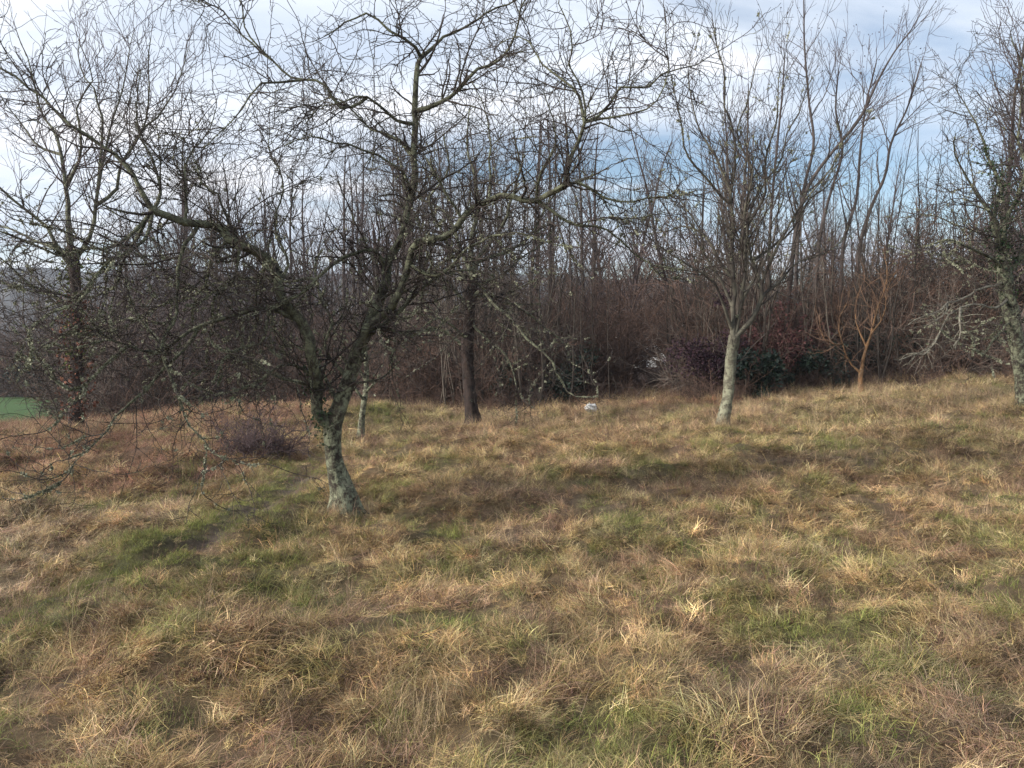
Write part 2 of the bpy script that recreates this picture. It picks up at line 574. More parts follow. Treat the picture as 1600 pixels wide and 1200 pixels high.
def build_hill():
    n = 220
    xs = np.linspace(-700, 620, n)
    # ridge height above eye as seen, low towards the right
    rid = 36 - 0.014 * (xs + 350) + 5 * NA.fbm(xs / 90, xs * 0 + 3, 4)
    rid = np.where(xs > 0, rid * (1 - 0.75 * sstep(0, 420, xs)), rid)
    rows = 26
    V = []
    for k in range(rows):
        t = k / (rows - 1)
        y = 250 + 190 * t + 12 * NB(xs / 60, xs * 0 + k * 0.5)
        z = -7 + (rid + 7) * (math.sin(t * math.pi / 2) ** 1.1) + 4.5 * NC.fbm(xs / 9, y / 8, 3) * (0.3 + t)
        V.append(np.stack([xs, y, z], 1))
    # back side
    V.append(np.stack([xs, np.full(n, 560.0), np.full(n, -7.0)], 1))
    V = np.concatenate(V)
    i = (np.arange(rows)[:, None] * n + np.arange(n - 1)[None]).reshape(-1, 1)
    F = i + np.array([0, 1, n + 1, n])
    m = plain_mat('wooded_hillside', (0.035, 0.038, 0.042), (0.085, 0.08, 0.078), 0.09)
    put('hill', mesh_from('hill', V, F, m, smooth=True), kind='structure', label='low wooded hill beyond the valley')


build_hill()

# ------------------------------------------------------------------ trees


def spec_limb(pts, Y, dY0, dY1, r0, r1, bow=0.0, seg=0.11, wob=0.02, endr=0.6, kink=1.0):
    """pts: outline of the limb as seen, laid at depth Y+dY0 .. Y+dY1; r in photo pixels"""
    n = len(pts)
    tt = np.linspace(0, 1, n)
    P = []
    for (u, v), t in zip(pts, tt):
        P.append(px(u, v, Y + dY0 + (dY1 - dY0) * t + bow * math.sin(math.pi * t)))
    P = np.array(P)
    r0, r1 = r0 * (0.70 if r0 > 9 else 0.68), r1 * (0.62 if r1 > 4 else 0.45)
    R = (r0 + (r1 - r0) * tt ** endr) * Y / 1209
    if kink:                                   # old fruit wood turns at every bud: add elbows between the traced points
        P, R, ln_ = resample(P, R, max(n, int(np.linalg.norm(np.diff(P, axis=0), axis=1).sum() / (0.034 * Y))))
        jt = rng.normal(size=P.shape) * kink * Y * 0.0042
        jt[0] = 0
        P = P + jt
    ln = np.linalg.norm(np.diff(P, axis=0), axis=1).sum()
    k = max(6, int(ln / seg))
    Q, r, _ = resample(P, R, k)
    wv = rng.normal(size=Q.shape) * wob
    wv[0] = 0
    wv[1:-1] = (wv[1:-1] + wv[:-2] + wv[2:]) / 2
    return Q + wv, r


def fixed(P, R, K=10):
    Q, r, _ = resample(P, R, K)
    return Q[None], r[None]


def trunk_mesh(name, P, R, mat, sides=18, lumps=0.20, flare=0.6):
    Q, r, ln = resample(P, R, max(10, int(np.linalg.norm(np.diff(P, axis=0), axis=1).sum() / 0.045)))
    t = np.linspace(0, 1, len(Q))
    r = r * (1 + flare * np.exp(-t * ln / 0.16))
    V, F = tubes(Q[None], r[None], sides)
    K = len(Q)
    ang = np.tile(np.arange(sides), K) * 2 * math.pi / sides
    row = np.repeat(np.arange(K), sides)
    c = np.repeat(Q, sides, axis=0)
    root = np.exp(-t[row] * ln / 0.2)
    s = 1 + lumps * NA.fbm(np.cos(ang) * 1.6 + 40, row * 0.16 + np.sin(ang) * 1.6, 3) * 1.6 + 0.34 * root * np.sin(ang * 4 + 1)
    s += 0.07 * NB(ang * 4, row * 0.35) + 0.05 * NC(ang * 6, row * 0.9)
    V = c + (V - c) * s[:, None]
    return mesh_from(name, V, F, mat, smooth=True)


def lichen_on(P, R, n, size=0.022, zmax=99):
    """crumpled lichen tufts on random points of the branches"""
    Nn, K = R.shape
    cl = max(1, n // 5)                       # tufts grow in irregular clusters
    pick = rng.integers(0, cl, n)
    i = rng.integers(0, Nn, cl)[pick]; k = np.clip(rng.random(cl)[pick] * (K - 1) + rng.normal(size=n) * 0.35, 0, K - 1.001)
    ki = np.minimum(k.astype(int), K - 2); s = (k - ki)[:, None]
    p = P[i, ki] * (1 - s) + P[i, ki + 1] * s
    p = p[p[:, 2] < zmax * (0.6 + 0.5 * rng.random(len(p)))]
    return leafcards(p, size, 5, elong=1.3, jit=size * 0.22, cup=0.35)


def to_local(V, base):
    return V - np.asarray(base)[None]


def make_tree(name, base, trunk, limbs, levels, label, cat='tree', group=None, mats=None, lichen=(0, 0.02), extra=None, trunk_sides=26, limb_sides=9, seedlimbs=True):
    """trunk (P,R); limbs list of (P,R); levels: list of dicts for grow(); all in world space, stored relative to base"""
    mt, ml, mw = mats or (M_BARK, M_LIMB, M_TWIG)
    root = empty(name, base, label=label, category=cat)
    if group:
        root['group'] = group
    b = np.asarray(base)
    me = trunk_mesh('trunk', trunk[0] - b, trunk[1], mt, trunk_sides)
    put('trunk', me, root)
    allP, allR = [], []
    prev = resample(trunk[0], trunk[1], 40)[0]
    fixed_limbs = []
    for P, R, *lm in limbs:                       # seat every limb on the nearest wood already built
        dd = np.linalg.norm(prev - P[0], axis=1)
        q = prev[np.argmin(dd)]
        if dd.min() < 0.9:
            fall = np.exp(-np.linspace(0, 1, len(P)) * 5)[:, None]
            P = P + (q - P[0]) * fall
        prev = np.concatenate([prev, P])
        fixed_limbs.append((P, R, *lm))
    limbs = fixed_limbs
    for P, R, *lm in limbs:
        V, F = tubes((P - b)[None], R[None], limb_sides, rough=0.10)
        if lm:                                    # a dead bough keeps a few snapped twigs
            q, r = fixed(P, R, 12)
            tw, tr_ = grow(q, r, 9, (0.10, 0.55), ang=(30, 80), t0=0.25, K=4, wig=0.22, trop=-0.05, rr=0.5, rmin=0.004, tend=0.6)
            tw2, tr2 = grow(tw, tr_, 7, (0.04, 0.2), ang=(30, 80), t0=0.1, K=2, wig=0.25, rr=0.7, rmin=0.0035, tend=0.7)
            V, F = join([(V, F), tubes(tw - b, tr_, 3), tubes(tw2 - b, tr2, 3)]) if limb_sides == 3 else join([(V, F), tubes(tw - b, tr_, 4), tubes(tw2 - b, tr2, 4)])
        put('limb', mesh_from('limb', V, F, lm[0] if lm else ml, smooth=True), root)
        if lm:
            root.children[-1]['label'] = 'long pale dead branch'
            continue
        q, r = fixed(P, R, 12)
        allP.append(q); allR.append(r)
    q, r = fixed(trunk[0][len(trunk[0]) // 2:], trunk[1][len(trunk[1]) // 2:], 12)
    P = np.concatenate(allP + [q]) if allP else q
    R = np.concatenate(allR + [r]) if allP else r
    parts = []
    cur = [(P, R)]
    stack = [(P, R)]
    for lv in levels:
        lv = dict(lv)
        sides = lv.pop('sides', 3)
        src = lv.pop('src', -1)
        if src == 'both':                     # from the limbs and from the boughs on them alike
            Qa, ra_ = grow(*stack[0], **lv)
            Qb, rb_ = grow(*stack[1], **lv)
            Q, r = np.concatenate([Qa, Qb]), np.concatenate([ra_, rb_])
        else:
            Q, r = grow(*stack[src], **lv)
        stack.append((Q, r))
        parts.append(tubes(Q - b, r, sides))
    V, F = join(parts)
    put('twigs', mesh_from('twigs', V, F, mw), root, kind='stuff')
    n, sz = lichen[:2]
    zm = lichen[2] if len(lichen) > 2 else 99
    if n:
        ps = []
        for (Q, r), share in zip(stack[:4], (0.30, 0.36, 0.27, 0.07)):
            if len(Q):
                ps.append(lichen_on(Q - b, r, int(n * share), sz, zm))
        V, F = join(ps)
        put('lichen', mesh_from('lichen', V, F, M_LICH), root, kind='stuff')
    if extra:
        extra(root, stack, b)
    return root, stack


# ---- main gnarled fruit tree
Y1 = 7.0
bx, by, bz = ground_at(541, 800)
Y1 = by
base1 = (bx, by, bz - 0.05)


def S(pts, d0, d1, r0, r1, bow=0.0, **k):
    return spec_limb(pts, Y1, d0, d1, r0, r1, bow, **k)


tr_pts = [(541, 812), (538, 780), (529, 745), (521, 705), (520, 668), (531, 632), (546, 590), (562, 540)]
tr_r = [20, 18.5, 15.5, 12.5, 14.5, 12.5, 11, 10]
P = np.array([px(u, v, Y1) for u, v in tr_pts]); R = np.array(tr_r) * Y1 / 1209
trunk1 = (P, R)
limbs1 = [
    # leader
    S([(562, 545), (588, 485), (604, 430), (618, 395), (630, 345), (642, 285), (656, 195), (660, 147), (657, 105), (651, 84)], 0, 0.25, 15, 5.5),
    S([(655, 92), (635, 70), (610, 50), (583, 32), (560, 30), (520, 48), (500, 62)], 0.25, -0.2, 5, 1.6),
    S([(655, 95), (667, 84), (690, 68), (709, 56), (737, 35), (779, 14), (815, -20), (850, -60)], 0.25, 0.6, 5.5, 2),
    S([(659, 180), (672, 172), (716, 130), (744, 112), (779, 84), (800, 62), (812, 20), (830, -30)], 0.2, -0.3, 7, 2),
    S([(656, 195), (630, 185), (600, 165), (565, 152), (530, 158), (500, 170), (470, 190)], 0.2, -0.5, 5, 1.6),
    S([(648, 245), (625, 225), (590, 200), (560, 180), (520, 160), (480, 160), (440, 175)], 0.2, 0.7, 4.5, 1.4),
    S([(640, 295), (610, 270), (575, 235), (540, 230), (500, 210), (450, 220)], 0.15, -0.7, 4.5, 1.4),
    S([(600, 165), (560, 170), (500, 135), (455, 110), (415, 85), (390, 55), (370, 0), (362, -40)], -0.2, -0.4, 4, 1.8),
    S([(455, 150), (425, 140), (395, 165), (360, 200), (310, 235)], -0.4, -0.8, 3, 1.2),
    S([(415, 88), (380, 60), (345, 30), (290, 5)], -0.4, 0.1, 2.6, 1.2),
    # second stem, sweeping right
    S([(560, 560), (575, 520), (600, 475), (622, 440), (640, 405), (660, 382), (695, 357), (737, 332), (772, 311), (800, 305), (835, 312), (873, 311)], 0, -0.7, 10.5, 6),
    S([(873, 311), (898, 280), (909, 250), (916, 220), (922, 188)], -0.7, -0.8, 5.5, 4.2),
    S([(922, 188), (950, 170), (975, 155), (1010, 130), (1045, 115), (1075, 108), (1100, 95)], -0.8, -0.9, 3.6, 1.3),
    S([(922, 192), (960, 180), (1000, 166), (1024, 154), (1045, 125), (1050, 80), (1035, 40)], -0.8, -1.1, 2.8, 1.1),
    S([(922, 188), (905, 158), (885, 128), (862, 100), (840, 82), (810, 68), (780, 68)], -0.8, -0.3, 3.8, 1.6),
    S([(922, 188), (922, 150), (905, 110), (898, 60), (880, 0), (870, -40)], -0.8, -1.0, 2.8, 1.2),
    S([(868, 312), (915, 308), (940, 301), (985, 297), (1030, 303), (1075, 318)], -0.7, -1.0, 4.5, 1.3),
    S([(835, 315), (880, 338), (926, 352), (971, 381), (1010, 410), (1050, 425)], -0.7, -0.4, 4.2, 1.2),
    S([(772, 311), (762, 270), (768, 220), (760, 170), (752, 120)], -0.5, -0.2, 3.6, 1.4),
    S([(720, 342), (700, 300), (680, 270), (668, 235)], -0.4, -0.7, 3.4, 1.4),
    S([(835, 312), (850, 260), (880, 215), (870, 170), (850, 140)], -0.7, -1.1, 3.0, 1.2),
    S([(572, 528), (600, 493), (632, 470), (660, 452), (684, 436), (720, 425), (760, 430)], 0, 0.5, 8, 2.5),
    S([(640, 405), (670, 420), (720, 400), (770, 372), (830, 365), (880, 385)], -0.1, -0.9, 5, 1.6),
    S([(600, 513), (640, 515), (690, 520), (720, 540)], 0, -0.3, 3.0, 1.0),
    # left stem from the low fork
    S([(512, 672), (494, 640), (492, 600), (486, 560), (466, 500), (440, 446), (420, 412), (390, 392), (371, 383), (343, 366), (315, 352), (280, 343), (241, 337)], 0, -0.9, 14, 8, endr=0.9),
    S([(241, 337), (222, 318), (196, 276), (164, 241), (133, 210), (91, 175), (52, 140), (0, 102), (-50, 70)], -0.9, -1.1, 6.5, 2.2),
    S([(241, 337), (240, 305), (243, 268), (230, 220), (215, 170), (220, 120)], -0.9, -0.3, 4.5, 1.4),
    S([(238, 338), (220, 356), (196, 378), (160, 386), (110, 392), (60, 388), (0, 355), (-40, 340)], -0.9, -1.5, 5, 1.8),
    S([(300, 350), (290, 300), (300, 250), (330, 200), (335, 150)], -0.85, -0.4, 3.5, 1.2),
    S([(371, 383), (350, 330), (320, 290), (300, 240), (255, 200)], -0.7, 0.2, 3.8, 1.3),
    S([(440, 446), (450, 400), (430, 340), (440, 280), (415, 230), (420, 190)], -0.4, 0.3, 4.2, 1.4),
    # drooping lichened left limbs
    S([(606, 425), (580, 398), (548, 392), (514, 417), (480, 441), (450, 466), (415, 505), (370, 560), (345, 600)], 0, -0.9, 6.5, 1.8),
    S([(470, 505), (420, 482), (370, 488), (320, 512), (280, 535), (238, 562), (190, 548), (130, 505), (75, 545)], -0.2, -1.3, 7.0, 1.7),
    S([(315, 352), (285, 400), (278, 470), (262, 545), (266, 590), (280, 638), (308, 673), (322, 694), (318, 735)], -0.85, -1.2, 4.6, 1.3),
    S([(318, 512), (275, 560), (224, 610), (182, 640), (154, 680), (128, 722), (110, 742)], -0.7, -1.4, 4.2, 1.3),
    S([(224, 356), (205, 410), (185, 450), (140, 470), (90, 460), (20, 440)], -0.95, -0.4, 4.0, 1.4),
    S([(497, 612), (468, 600), (437, 584), (400, 560), (360, 548)], 0, -0.6, 4.0, 1.2),
    S([(490, 575), (450, 560), (400, 590), (350, 610), (300, 606)], 0, -0.9, 4.2, 1.2),
    S([(371, 383), (372, 430), (350, 470), (330, 520), (312, 560)], -0.75, -0.2, 3.4, 1.2),
    S([(420, 412), (400, 450), (405, 500), (385, 540), (395, 590)], -0.5, 0.5, 3.4, 1.2),
    S([(343, 366), (330, 420), (300, 460), (250, 480), (200, 500), (150, 530)], -0.85, -0.1, 3.8, 1.2),
    S([(241, 337), (215, 400), (165, 430), (120, 480), (60, 510), (20, 560)], -0.9, -1.9, 4.0, 1.3),
    S([(480, 441), (450, 430), (400, 445), (350, 440), (300, 455), (260, 440)], -0.4, 0.4, 3.6, 1.2),
    S([(190, 548), (160, 580), (110, 600), (60, 590)], -1.0, -1.5, 3.0, 1.1),
    S([(530, 632), (505, 585), (480, 545), (440, 530), (420, 500)], 0, 0.7, 6, 1.8),
    S([(545, 595), (520, 555), (522, 500), (500, 450), (505, 390)], 0, 0.5, 5, 1.6),
]
LV1 = [
    dict(per_m=2.6, L=(0.35, 1.25), ang=(25, 75), t0=0.12, K=9, wig=0.17, trop=0.03, rr=0.62, rmin=0.006, rmax=0.016, sides=5, tend=0.35, tip=False),
    dict(src='both', per_m=8.5, L=(0.25, 1.15), ang=(30, 85), t0=0.08, K=9, wig=0.18, trop=0.02, rr=0.5, rmin=0.0042, rmax=0.010, sides=4, tend=0.45),
    dict(per_m=9.5, L=(0.12, 0.50), ang=(30, 85), t0=0.06, K=5, wig=0.24, trop=0.03, rr=0.7, rmin=0.0028, sides=3, tend=0.6),
    dict(per_m=9.0, L=(0.03, 0.15), ang=(40, 88), t0=0.05, K=2, wig=0.25, trop=0.04, rr=0.85, rmin=0.0023, sides=3, tend=0.75),
    dict(src=0, per_m=12.0, L=(0.02, 0.11), ang=(50, 90), t0=0.05, K=2, wig=0.3, rr=0.5, rmin=0.003, rmax=0.005, sides=3, tend=0.9, tip=False),
    dict(src=2, per_m=7.0, L=(0.02, 0.07), ang=(50, 90), t0=0.1, K=2, wig=0.3, rr=0.7, rmin=0.0028, sides=3, tend=0.95, tip=False),
]


def extra1(root, stack, b):
    # moss cushions and dark ivy sprouting where the trunk forks
    c = np.array([px(498, 640, Y1 - 0.05), px(488, 600, Y1), px(486, 570, Y1), px(505, 665, Y1 - 0.1)]) - b
    i = rng.integers(0, len(c), 380)
    p = c[i] + rng.normal(size=(380, 3)) * np.array([0.05, 0.06, 0.11])
    V, F = leafcards(p, 0.024, 1, elong=1.2)
    put('ivy', mesh_from('ivy', V, F, M_IVY), root, kind='stuff')


make_tree('fruit_tree', base1, trunk1, limbs1, LV1, 'gnarled leaning fruit tree with lichened branches, nearest in the meadow',
          lichen=(27000, 0.012, 3.4), extra=extra1)

# ---- dark tree behind it
bx, by, bz = ground_at(740, 668)
Y2 = by


def S2(pts, d0, d1, r0, r1, bow=0.0, **k):
    return spec_limb(pts, Y2, d0, d1, r0, r1, bow, seg=0.2, wob=0.03, **k)


P = np.array([px(u, v, Y2) for u, v in [(742, 674), (736, 630), (731, 580), (731, 530), (735, 480), (738, 430)]])
R = np.array([11.5, 10.5, 9.5, 9.5, 9, 9]) * Y2 / 1209
limbs2 = [
    S2([(738, 440), (742, 390), (740, 340), (728, 280), (722, 220), (735, 170)], 0, 0.5, 9, 2),
    S2([(740, 420), (760, 380), (790, 340), (800, 290), (815, 240), (800, 200)], 0, -0.6, 7, 2),
    S2([(736, 450), (715, 420), (690, 380), (680, 320), (690, 260), (700, 210)], 0, -0.8, 6, 2),
    S2([(738, 450), (765, 430), (790, 424), (830, 400), (870, 360)], 0, 1.0, 5, 1.6),
    S2([(740, 470), (762, 452), (785, 478), (805, 500), (840, 540), (870, 575), (880, 598), (905, 615), (935, 622)], 0, -1.5, 5, 1.6),
    S2([(745, 465), (790, 470), (840, 500), (870, 530), (890, 545)], 0, 1.0, 4, 1.3),
    S2([(733, 480), (710, 440), (700, 430), (670, 440), (640, 470), (620, 510)], 0, -0.8, 5, 1.5),
    S2([(732, 530), (700, 500), (670, 490), (640, 520)], 0, -1.2, 4, 1.3),
    S2([(733, 500), (760, 520), (785, 545), (800, 590), (810, 620)], 0, -1.0, 4, 1.2),
    S2([(738, 440), (700, 340), (650, 300), (620, 260), (600, 230)], 0, 1.2, 5, 1.5),
    S2([(742, 400), (800, 390), (850, 330), (880, 280), (900, 240)], 0, 1.0, 5, 1.5),
]
LV2 = [
    dict(per_m=1.8, L=(0.6, 1.8), ang=(25, 75), t0=0.12, K=9, wig=0.17, trop=0.03, rr=0.62, rmin=0.006, rmax=0.02, sides=4, tend=0.35, tip=False),
    dict(src='both', per_m=5.5, L=(0.5, 1.6), ang=(30, 80), t0=0.06, K=7, wig=0.22, rr=0.5, rmin=0.0055, rmax=0.014, sides=3, tend=0.45),
    dict(per_m=6.5, L=(0.2, 0.8), ang=(30, 80), t0=0.06, K=4, wig=0.28, rr=0.65, rmin=0.0045, sides=3, tend=0.6),
    dict(per_m=6, L=(0.06, 0.28), ang=(35, 85), t0=0.1, K=2, wig=0.3, rr=0.85, rmin=0.004, sides=3, tend=0.8),
]
make_tree('fruit_tree', (bx, by, bz - 0.05), (P, R), limbs2, LV2,
          'dark trunked bare tree with drooping pale lichened branches behind the leaning one', mats=(M_DARK, M_LIMB, M_TWIG), lichen=(7500, 0.017, 4.5), trunk_sides=14)

# ---- pale trunked tree on the right
bx, by, bz = ground_at(1128, 676)
Y3 = by


def S3(pts, d0, d1, r0, r1, bow=0.0, **k):
    return spec_limb(pts, Y3, d0, d1, r0, r1, bow, seg=0.2, wob=0.02, kink=0.6, **k)


P = np.array([px(u, v, Y3) for u, v in [(1126, 684), (1130, 660), (1137, 620), (1140, 585), (1143, 550), (1148, 525)]])
R = np.array([11, 9.8, 8.6, 8.3, 8.6, 9.2]) * Y3 / 1209
limbs3 = [
    S3([(1143, 535), (1140, 500), (1145, 460), (1151, 400), (1147, 340), (1142, 280), (1140, 210), (1126, 145), (1124, 90), (1112, 30)], 0, 0.3, 7.5, 1.6),
    S3([(1152, 530), (1182, 496), (1192, 478), (1186, 440), (1172, 400), (1171, 350), (1174, 330), (1190, 300), (1228, 224), (1250, 165), (1262, 120)], 0, 0.5, 7, 1.5),
    S3([(1148, 530), (1160, 480), (1163, 420), (1160, 350), (1165, 270), (1159, 210), (1165, 150), (1180, 100)], 0, -0.5, 6, 1.4),
    S3([(1190, 478), (1216, 447), (1240, 415), (1275, 400), (1310, 380)], 0.3, 0.9, 4.5, 1.4),
    S3([(1141, 520), (1128, 480), (1115, 447), (1090, 419), (1059, 398), (1020, 380), (990, 350)], 0, -0.8, 4.5, 1.3),
    S3([(1150, 430), (1118, 392), (1096, 364), (1068, 359), (1035, 365), (1000, 345)], 0, 0.7, 4, 1.2),
    S3([(1172, 412), (1198, 388), (1235, 372), (1262, 320), (1290, 290), (1310, 240)], 0.3, 1.0, 4.5, 1.3),
    S3([(1146, 320), (1105, 275), (1070, 220), (1055, 170), (1050, 120)], 0.1, -0.9, 4, 1.2),
    S3([(1145, 300), (1120, 230), (1090, 190), (1078, 130), (1080, 70)], 0.1, 0.6, 3.6, 1.2),
    S3([(1172, 360), (1195, 290), (1200, 220), (1215, 160), (1220, 100)], 0.2, -0.6, 4, 1.2),
    S3([(1186, 440), (1215, 380), (1245, 330), (1290, 270), (1320, 215)], 0.2, -0.9, 4, 1.2),
    S3([(1160, 470), (1190, 420), (1205, 350), (1225, 290), (1240, 240)], 0, 1.2, 4, 1.2),
    S3([(1140, 480), (1110, 420), (1085, 340), (1040, 290), (1010, 260)], 0, 1.2, 4, 1.2),
]
LV3 = [
    dict(per_m=8, L=(0.4, 1.35), ang=(22, 58), t0=0.12, K=7, wig=0.12, trop=0.06, rr=0.5, rmin=0.005, rmax=0.013, sides=3, tend=0.45),
    dict(per_m=6.0, L=(0.25, 0.85), ang=(25, 62), t0=0.08, K=4, wig=0.16, trop=0.05, rr=0.6, rmin=0.0042, sides=3, tend=0.6),
    dict(per_m=5.5, L=(0.08, 0.32), ang=(30, 70), t0=0.1, K=2, wig=0.22, trop=0.04, rr=0.8, rmin=0.0038, sides=3, tend=0.8),
]
make_tree('bare_tree', (bx, by, bz - 0.05), (P, R), limbs3, LV3, 'upright bare tree with a pale mottled trunk, right of the white bag',
          mats=(M_PALE, M_PALE, M_TWIG), lichen=(1100, 0.02), trunk_sides=14)

# ---- tree cut by the right edge
Y4 = 13.5
bp = px(1604, 600, Y4)
b4 = (bp[0], Y4, float(hgt_base(bp[0], Y4)) - 0.05)


def S4(pts, d0, d1, r0, r1, bow=0.0, **k):
    return spec_limb(pts, Y4, d0, d1, r0, r1, bow, seg=0.2, wob=0.04, **k)


P = np.array([np.array(b4), px(1600, 615, Y4), px(1592, 560, Y4), px(1584, 510, Y4), px(1574, 455, Y4), px(1566, 400, Y4)])
R = np.array([12, 10.5, 10.5, 11, 11.5, 10]) * Y4 / 1209
limbs4 = [
    S4([(1570, 410), (1563, 360), (1560, 310), (1540, 250), (1525, 190), (1500, 150)], 0, 0.5, 8, 1.6),
    S4([(1570, 410), (1580, 340), (1600, 270), (1590, 200), (1600, 120), (1592, 50)], 0, -0.5, 7, 1.6),
    S4([(1575, 440), (1610, 370), (1640, 300), (1650, 220), (1640, 140), (1630, 60)], 0, 0.6, 7, 1.6),
    S4([(1568, 400), (1545, 340), (1525, 300), (1500, 260), (1485, 210)], 0, -1.0, 5, 1.4),
    S4([(1575, 425), (1545, 400), (1515, 385), (1480, 378), (1450, 385)], 0, -1.0, 4.5, 1.4),
    S4([(1580, 440), (1545, 452), (1510, 462), (1475, 474), (1445, 488), (1418, 502)], 0, -1.4, 3.6, 1.5) + (M_DEADW,),
    S4([(1500, 464), (1480, 484), (1462, 492), (1440, 505)], -0.8, -1.2, 2.6, 1.6) + (M_DEADW,),
    S4([(1585, 465), (1550, 470), (1515, 482), (1480, 508), (1450, 535), (1415, 560)], 0, -1.6, 3.6, 1.5) + (M_DEADW,),
    S4([(1470, 516), (1450, 545), (1430, 560)], -1.0, -1.3, 2.4, 1.5) + (M_DEADW,),
    S4([(1515, 482), (1500, 500), (1495, 530), (1492, 550)], -1.0, -1.4, 3, 1.5) + (M_DEADW,),
    S4([(1588, 480), (1560, 510), (1530, 520), (1500, 512)], 0, 0.8, 4, 1.2),
    S4([(1590, 500), (1560, 530), (1540, 545), (1520, 540)], 0, -1.2, 3.6, 1.1),
    S4([(1590, 500), (1630, 470), (1660, 430), (1690, 400)], 0, -0.6, 5, 1.4),
    S4([(1586, 470), (1560, 430), (1530, 420), (1490, 400)], 0, 1.2, 4.5, 1.4),
]


def extra4(root, stack, b):
    Q, r = stack[0]
    V, F = [], []
    trk = P - b
    c = np.concatenate([trk[3:], (Q[0, :8] - b), (Q[1, :4] - b), (Q[2, :4] - b)])
    i = rng.integers(0, len(c), 2400)
    p = c[i] + rng.normal(size=(2400, 3)) * np.array([0.09, 0.09, 0.14]) * rng.random((2400, 1)) * 1.6
    V, F = leafcards(p, 0.036, 1, elong=1.2)
    put('ivy', mesh_from('ivy', V, F, M_IVY), root, kind='stuff')


make_tree('bare_tree', b4, (P, R), limbs4, LV2, 'ivy clad tree at the right edge with two long pale dead branches',
          mats=(M_BARK, M_LIMB, M_TWIG), lichen=(7500, 0.016, 4.6), extra=extra4, trunk_sides=12)

# ---- tall tree on the far left, and its neighbour
Y5 = 16.5
bx = px(118, 655, Y5)[0]
bz = float(hgt_base(bx, Y5))
by = Y5


def S5(pts, d0, d1, r0, r1, bow=0.0, **k):
    return spec_limb(pts, Y5, d0, d1, r0, r1, bow, seg=0.3, wob=0.03, kink=0.6, **k)


P = np.array([np.array([bx, Y5, bz - 0.1])] + [px(u, v, Y5) for u, v in [(119, 610), (121, 550), (119, 480), (116, 420), (110, 385)]])
R = np.array([11, 9.8, 9, 8.5, 8, 7.5]) * Y5 / 1209
limbs5 = [
    S5([(110, 385), (108, 340), (109, 290), (105, 245), (92, 215), (73, 192), (55, 145), (45, 95), (25, 50)], 0, 0.6, 7.5, 1.4),
    S5([(109, 295), (120, 255), (130, 225), (128, 180), (140, 130), (132, 75)], 0.1, -0.7, 5, 1.4),
    S5([(118, 410), (145, 370), (158, 315), (156, 250), (154, 175), (149, 145), (130, 105), (125, 60)], 0, 0.9, 6.5, 1.4),
    S5([(116, 425), (87, 395), (70, 357), (31, 325), (0, 290), (-40, 240), (-60, 190)], 0, -1.2, 6, 1.6),
    S5([(100, 405), (50, 378), (20, 362), (-20, 355), (-60, 330)], 0, 1.2, 4.5, 1.4),
    S5([(105, 250), (70, 230), (35, 200), (10, 170), (-15, 120)], 0.2, 1.1, 4, 1.2),
    S5([(155, 330), (190, 290), (212, 245), (228, 175), (232, 120), (235, 60)], 0.6, -0.5, 5, 1.3),
    S5([(210, 250), (235, 200), (255, 160), (280, 120), (285, 75)], 0, 0.9, 3.6, 1.2),
    S5([(157, 300), (180, 220), (185, 160), (200, 100), (205, 50)], 0.6, 1.2, 4, 1.2),
    S5([(118, 470), (150, 430), (190, 400), (220, 350), (255, 310), (290, 270)], 0, 1.4, 5, 1.3),
    S5([(119, 500), (80, 460), (40, 440), (0, 400), (-40, 380)], 0, -1.4, 4.5, 1.3),
    S5([(120, 540), (160, 510), (200, 500), (240, 520), (270, 545)], 0, -1.8, 4, 1.2),
    S5([(120, 560), (80, 540), (50, 560), (20, 600)], 0, -1.6, 3.6, 1.2),
]


def extra5(root, stack, b):
    c = np.array([px(118, v, Y5) for v in range(470, 655, 9)]) - b
    i = rng.integers(0, len(c), 1100)
    p = c[i] + rng.normal(size=(1100, 3)) * np.array([0.16, 0.16, 0.12])
    V, F = leafcards(p[:700], 0.07, 1, elong=1.1)
    put('dead_leaves', mesh_from('dead_leaves', V, F, M_DEADL), root, kind='stuff')
    V, F = leafcards(p[700:] + np.array([0, 0, .9]), 0.06, 1, elong=1.1)
    put('ivy', mesh_from('ivy', V, F, M_MOSS), root, kind='stuff')


LV5 = [
    dict(per_m=4.6, L=(0.7, 1.9), ang=(22, 58), t0=0.12, K=8, wig=0.10, trop=0.05, rr=0.5, rmin=0.007, rmax=0.017, sides=3, tend=0.45),
    dict(per_m=4.2, L=(0.4, 1.1), ang=(25, 62), t0=0.08, K=4, wig=0.14, trop=0.05, rr=0.6, rmin=0.0055, sides=3, tend=0.6),
    dict(per_m=4.2, L=(0.12, 0.45), ang=(30, 70), t0=0.1, K=2, wig=0.18, trop=0.05, rr=0.8, rmin=0.0048, sides=3, tend=0.8),
]
make_tree('bare_tree', (bx, by, bz - 0.05), (P, R), limbs5, LV5, 'tall spreading bare tree with dead leaves on its trunk, at the far left',
          mats=(M_DARK, M_LIMB, M_FARTW), lichen=(7000, 0.021, 5.0), extra=extra5, trunk_sides=12)

# ---- orange barked young tree at the wood edge
bx, by, bz = ground_at(1346, 624)
Y6 = by


def S6(pts, d0, d1, r0, r1, bow=0.0, **k):
    return spec_limb(pts, Y6, d0, d1, r0, r1, bow, seg=0.25, wob=0.025, **k)


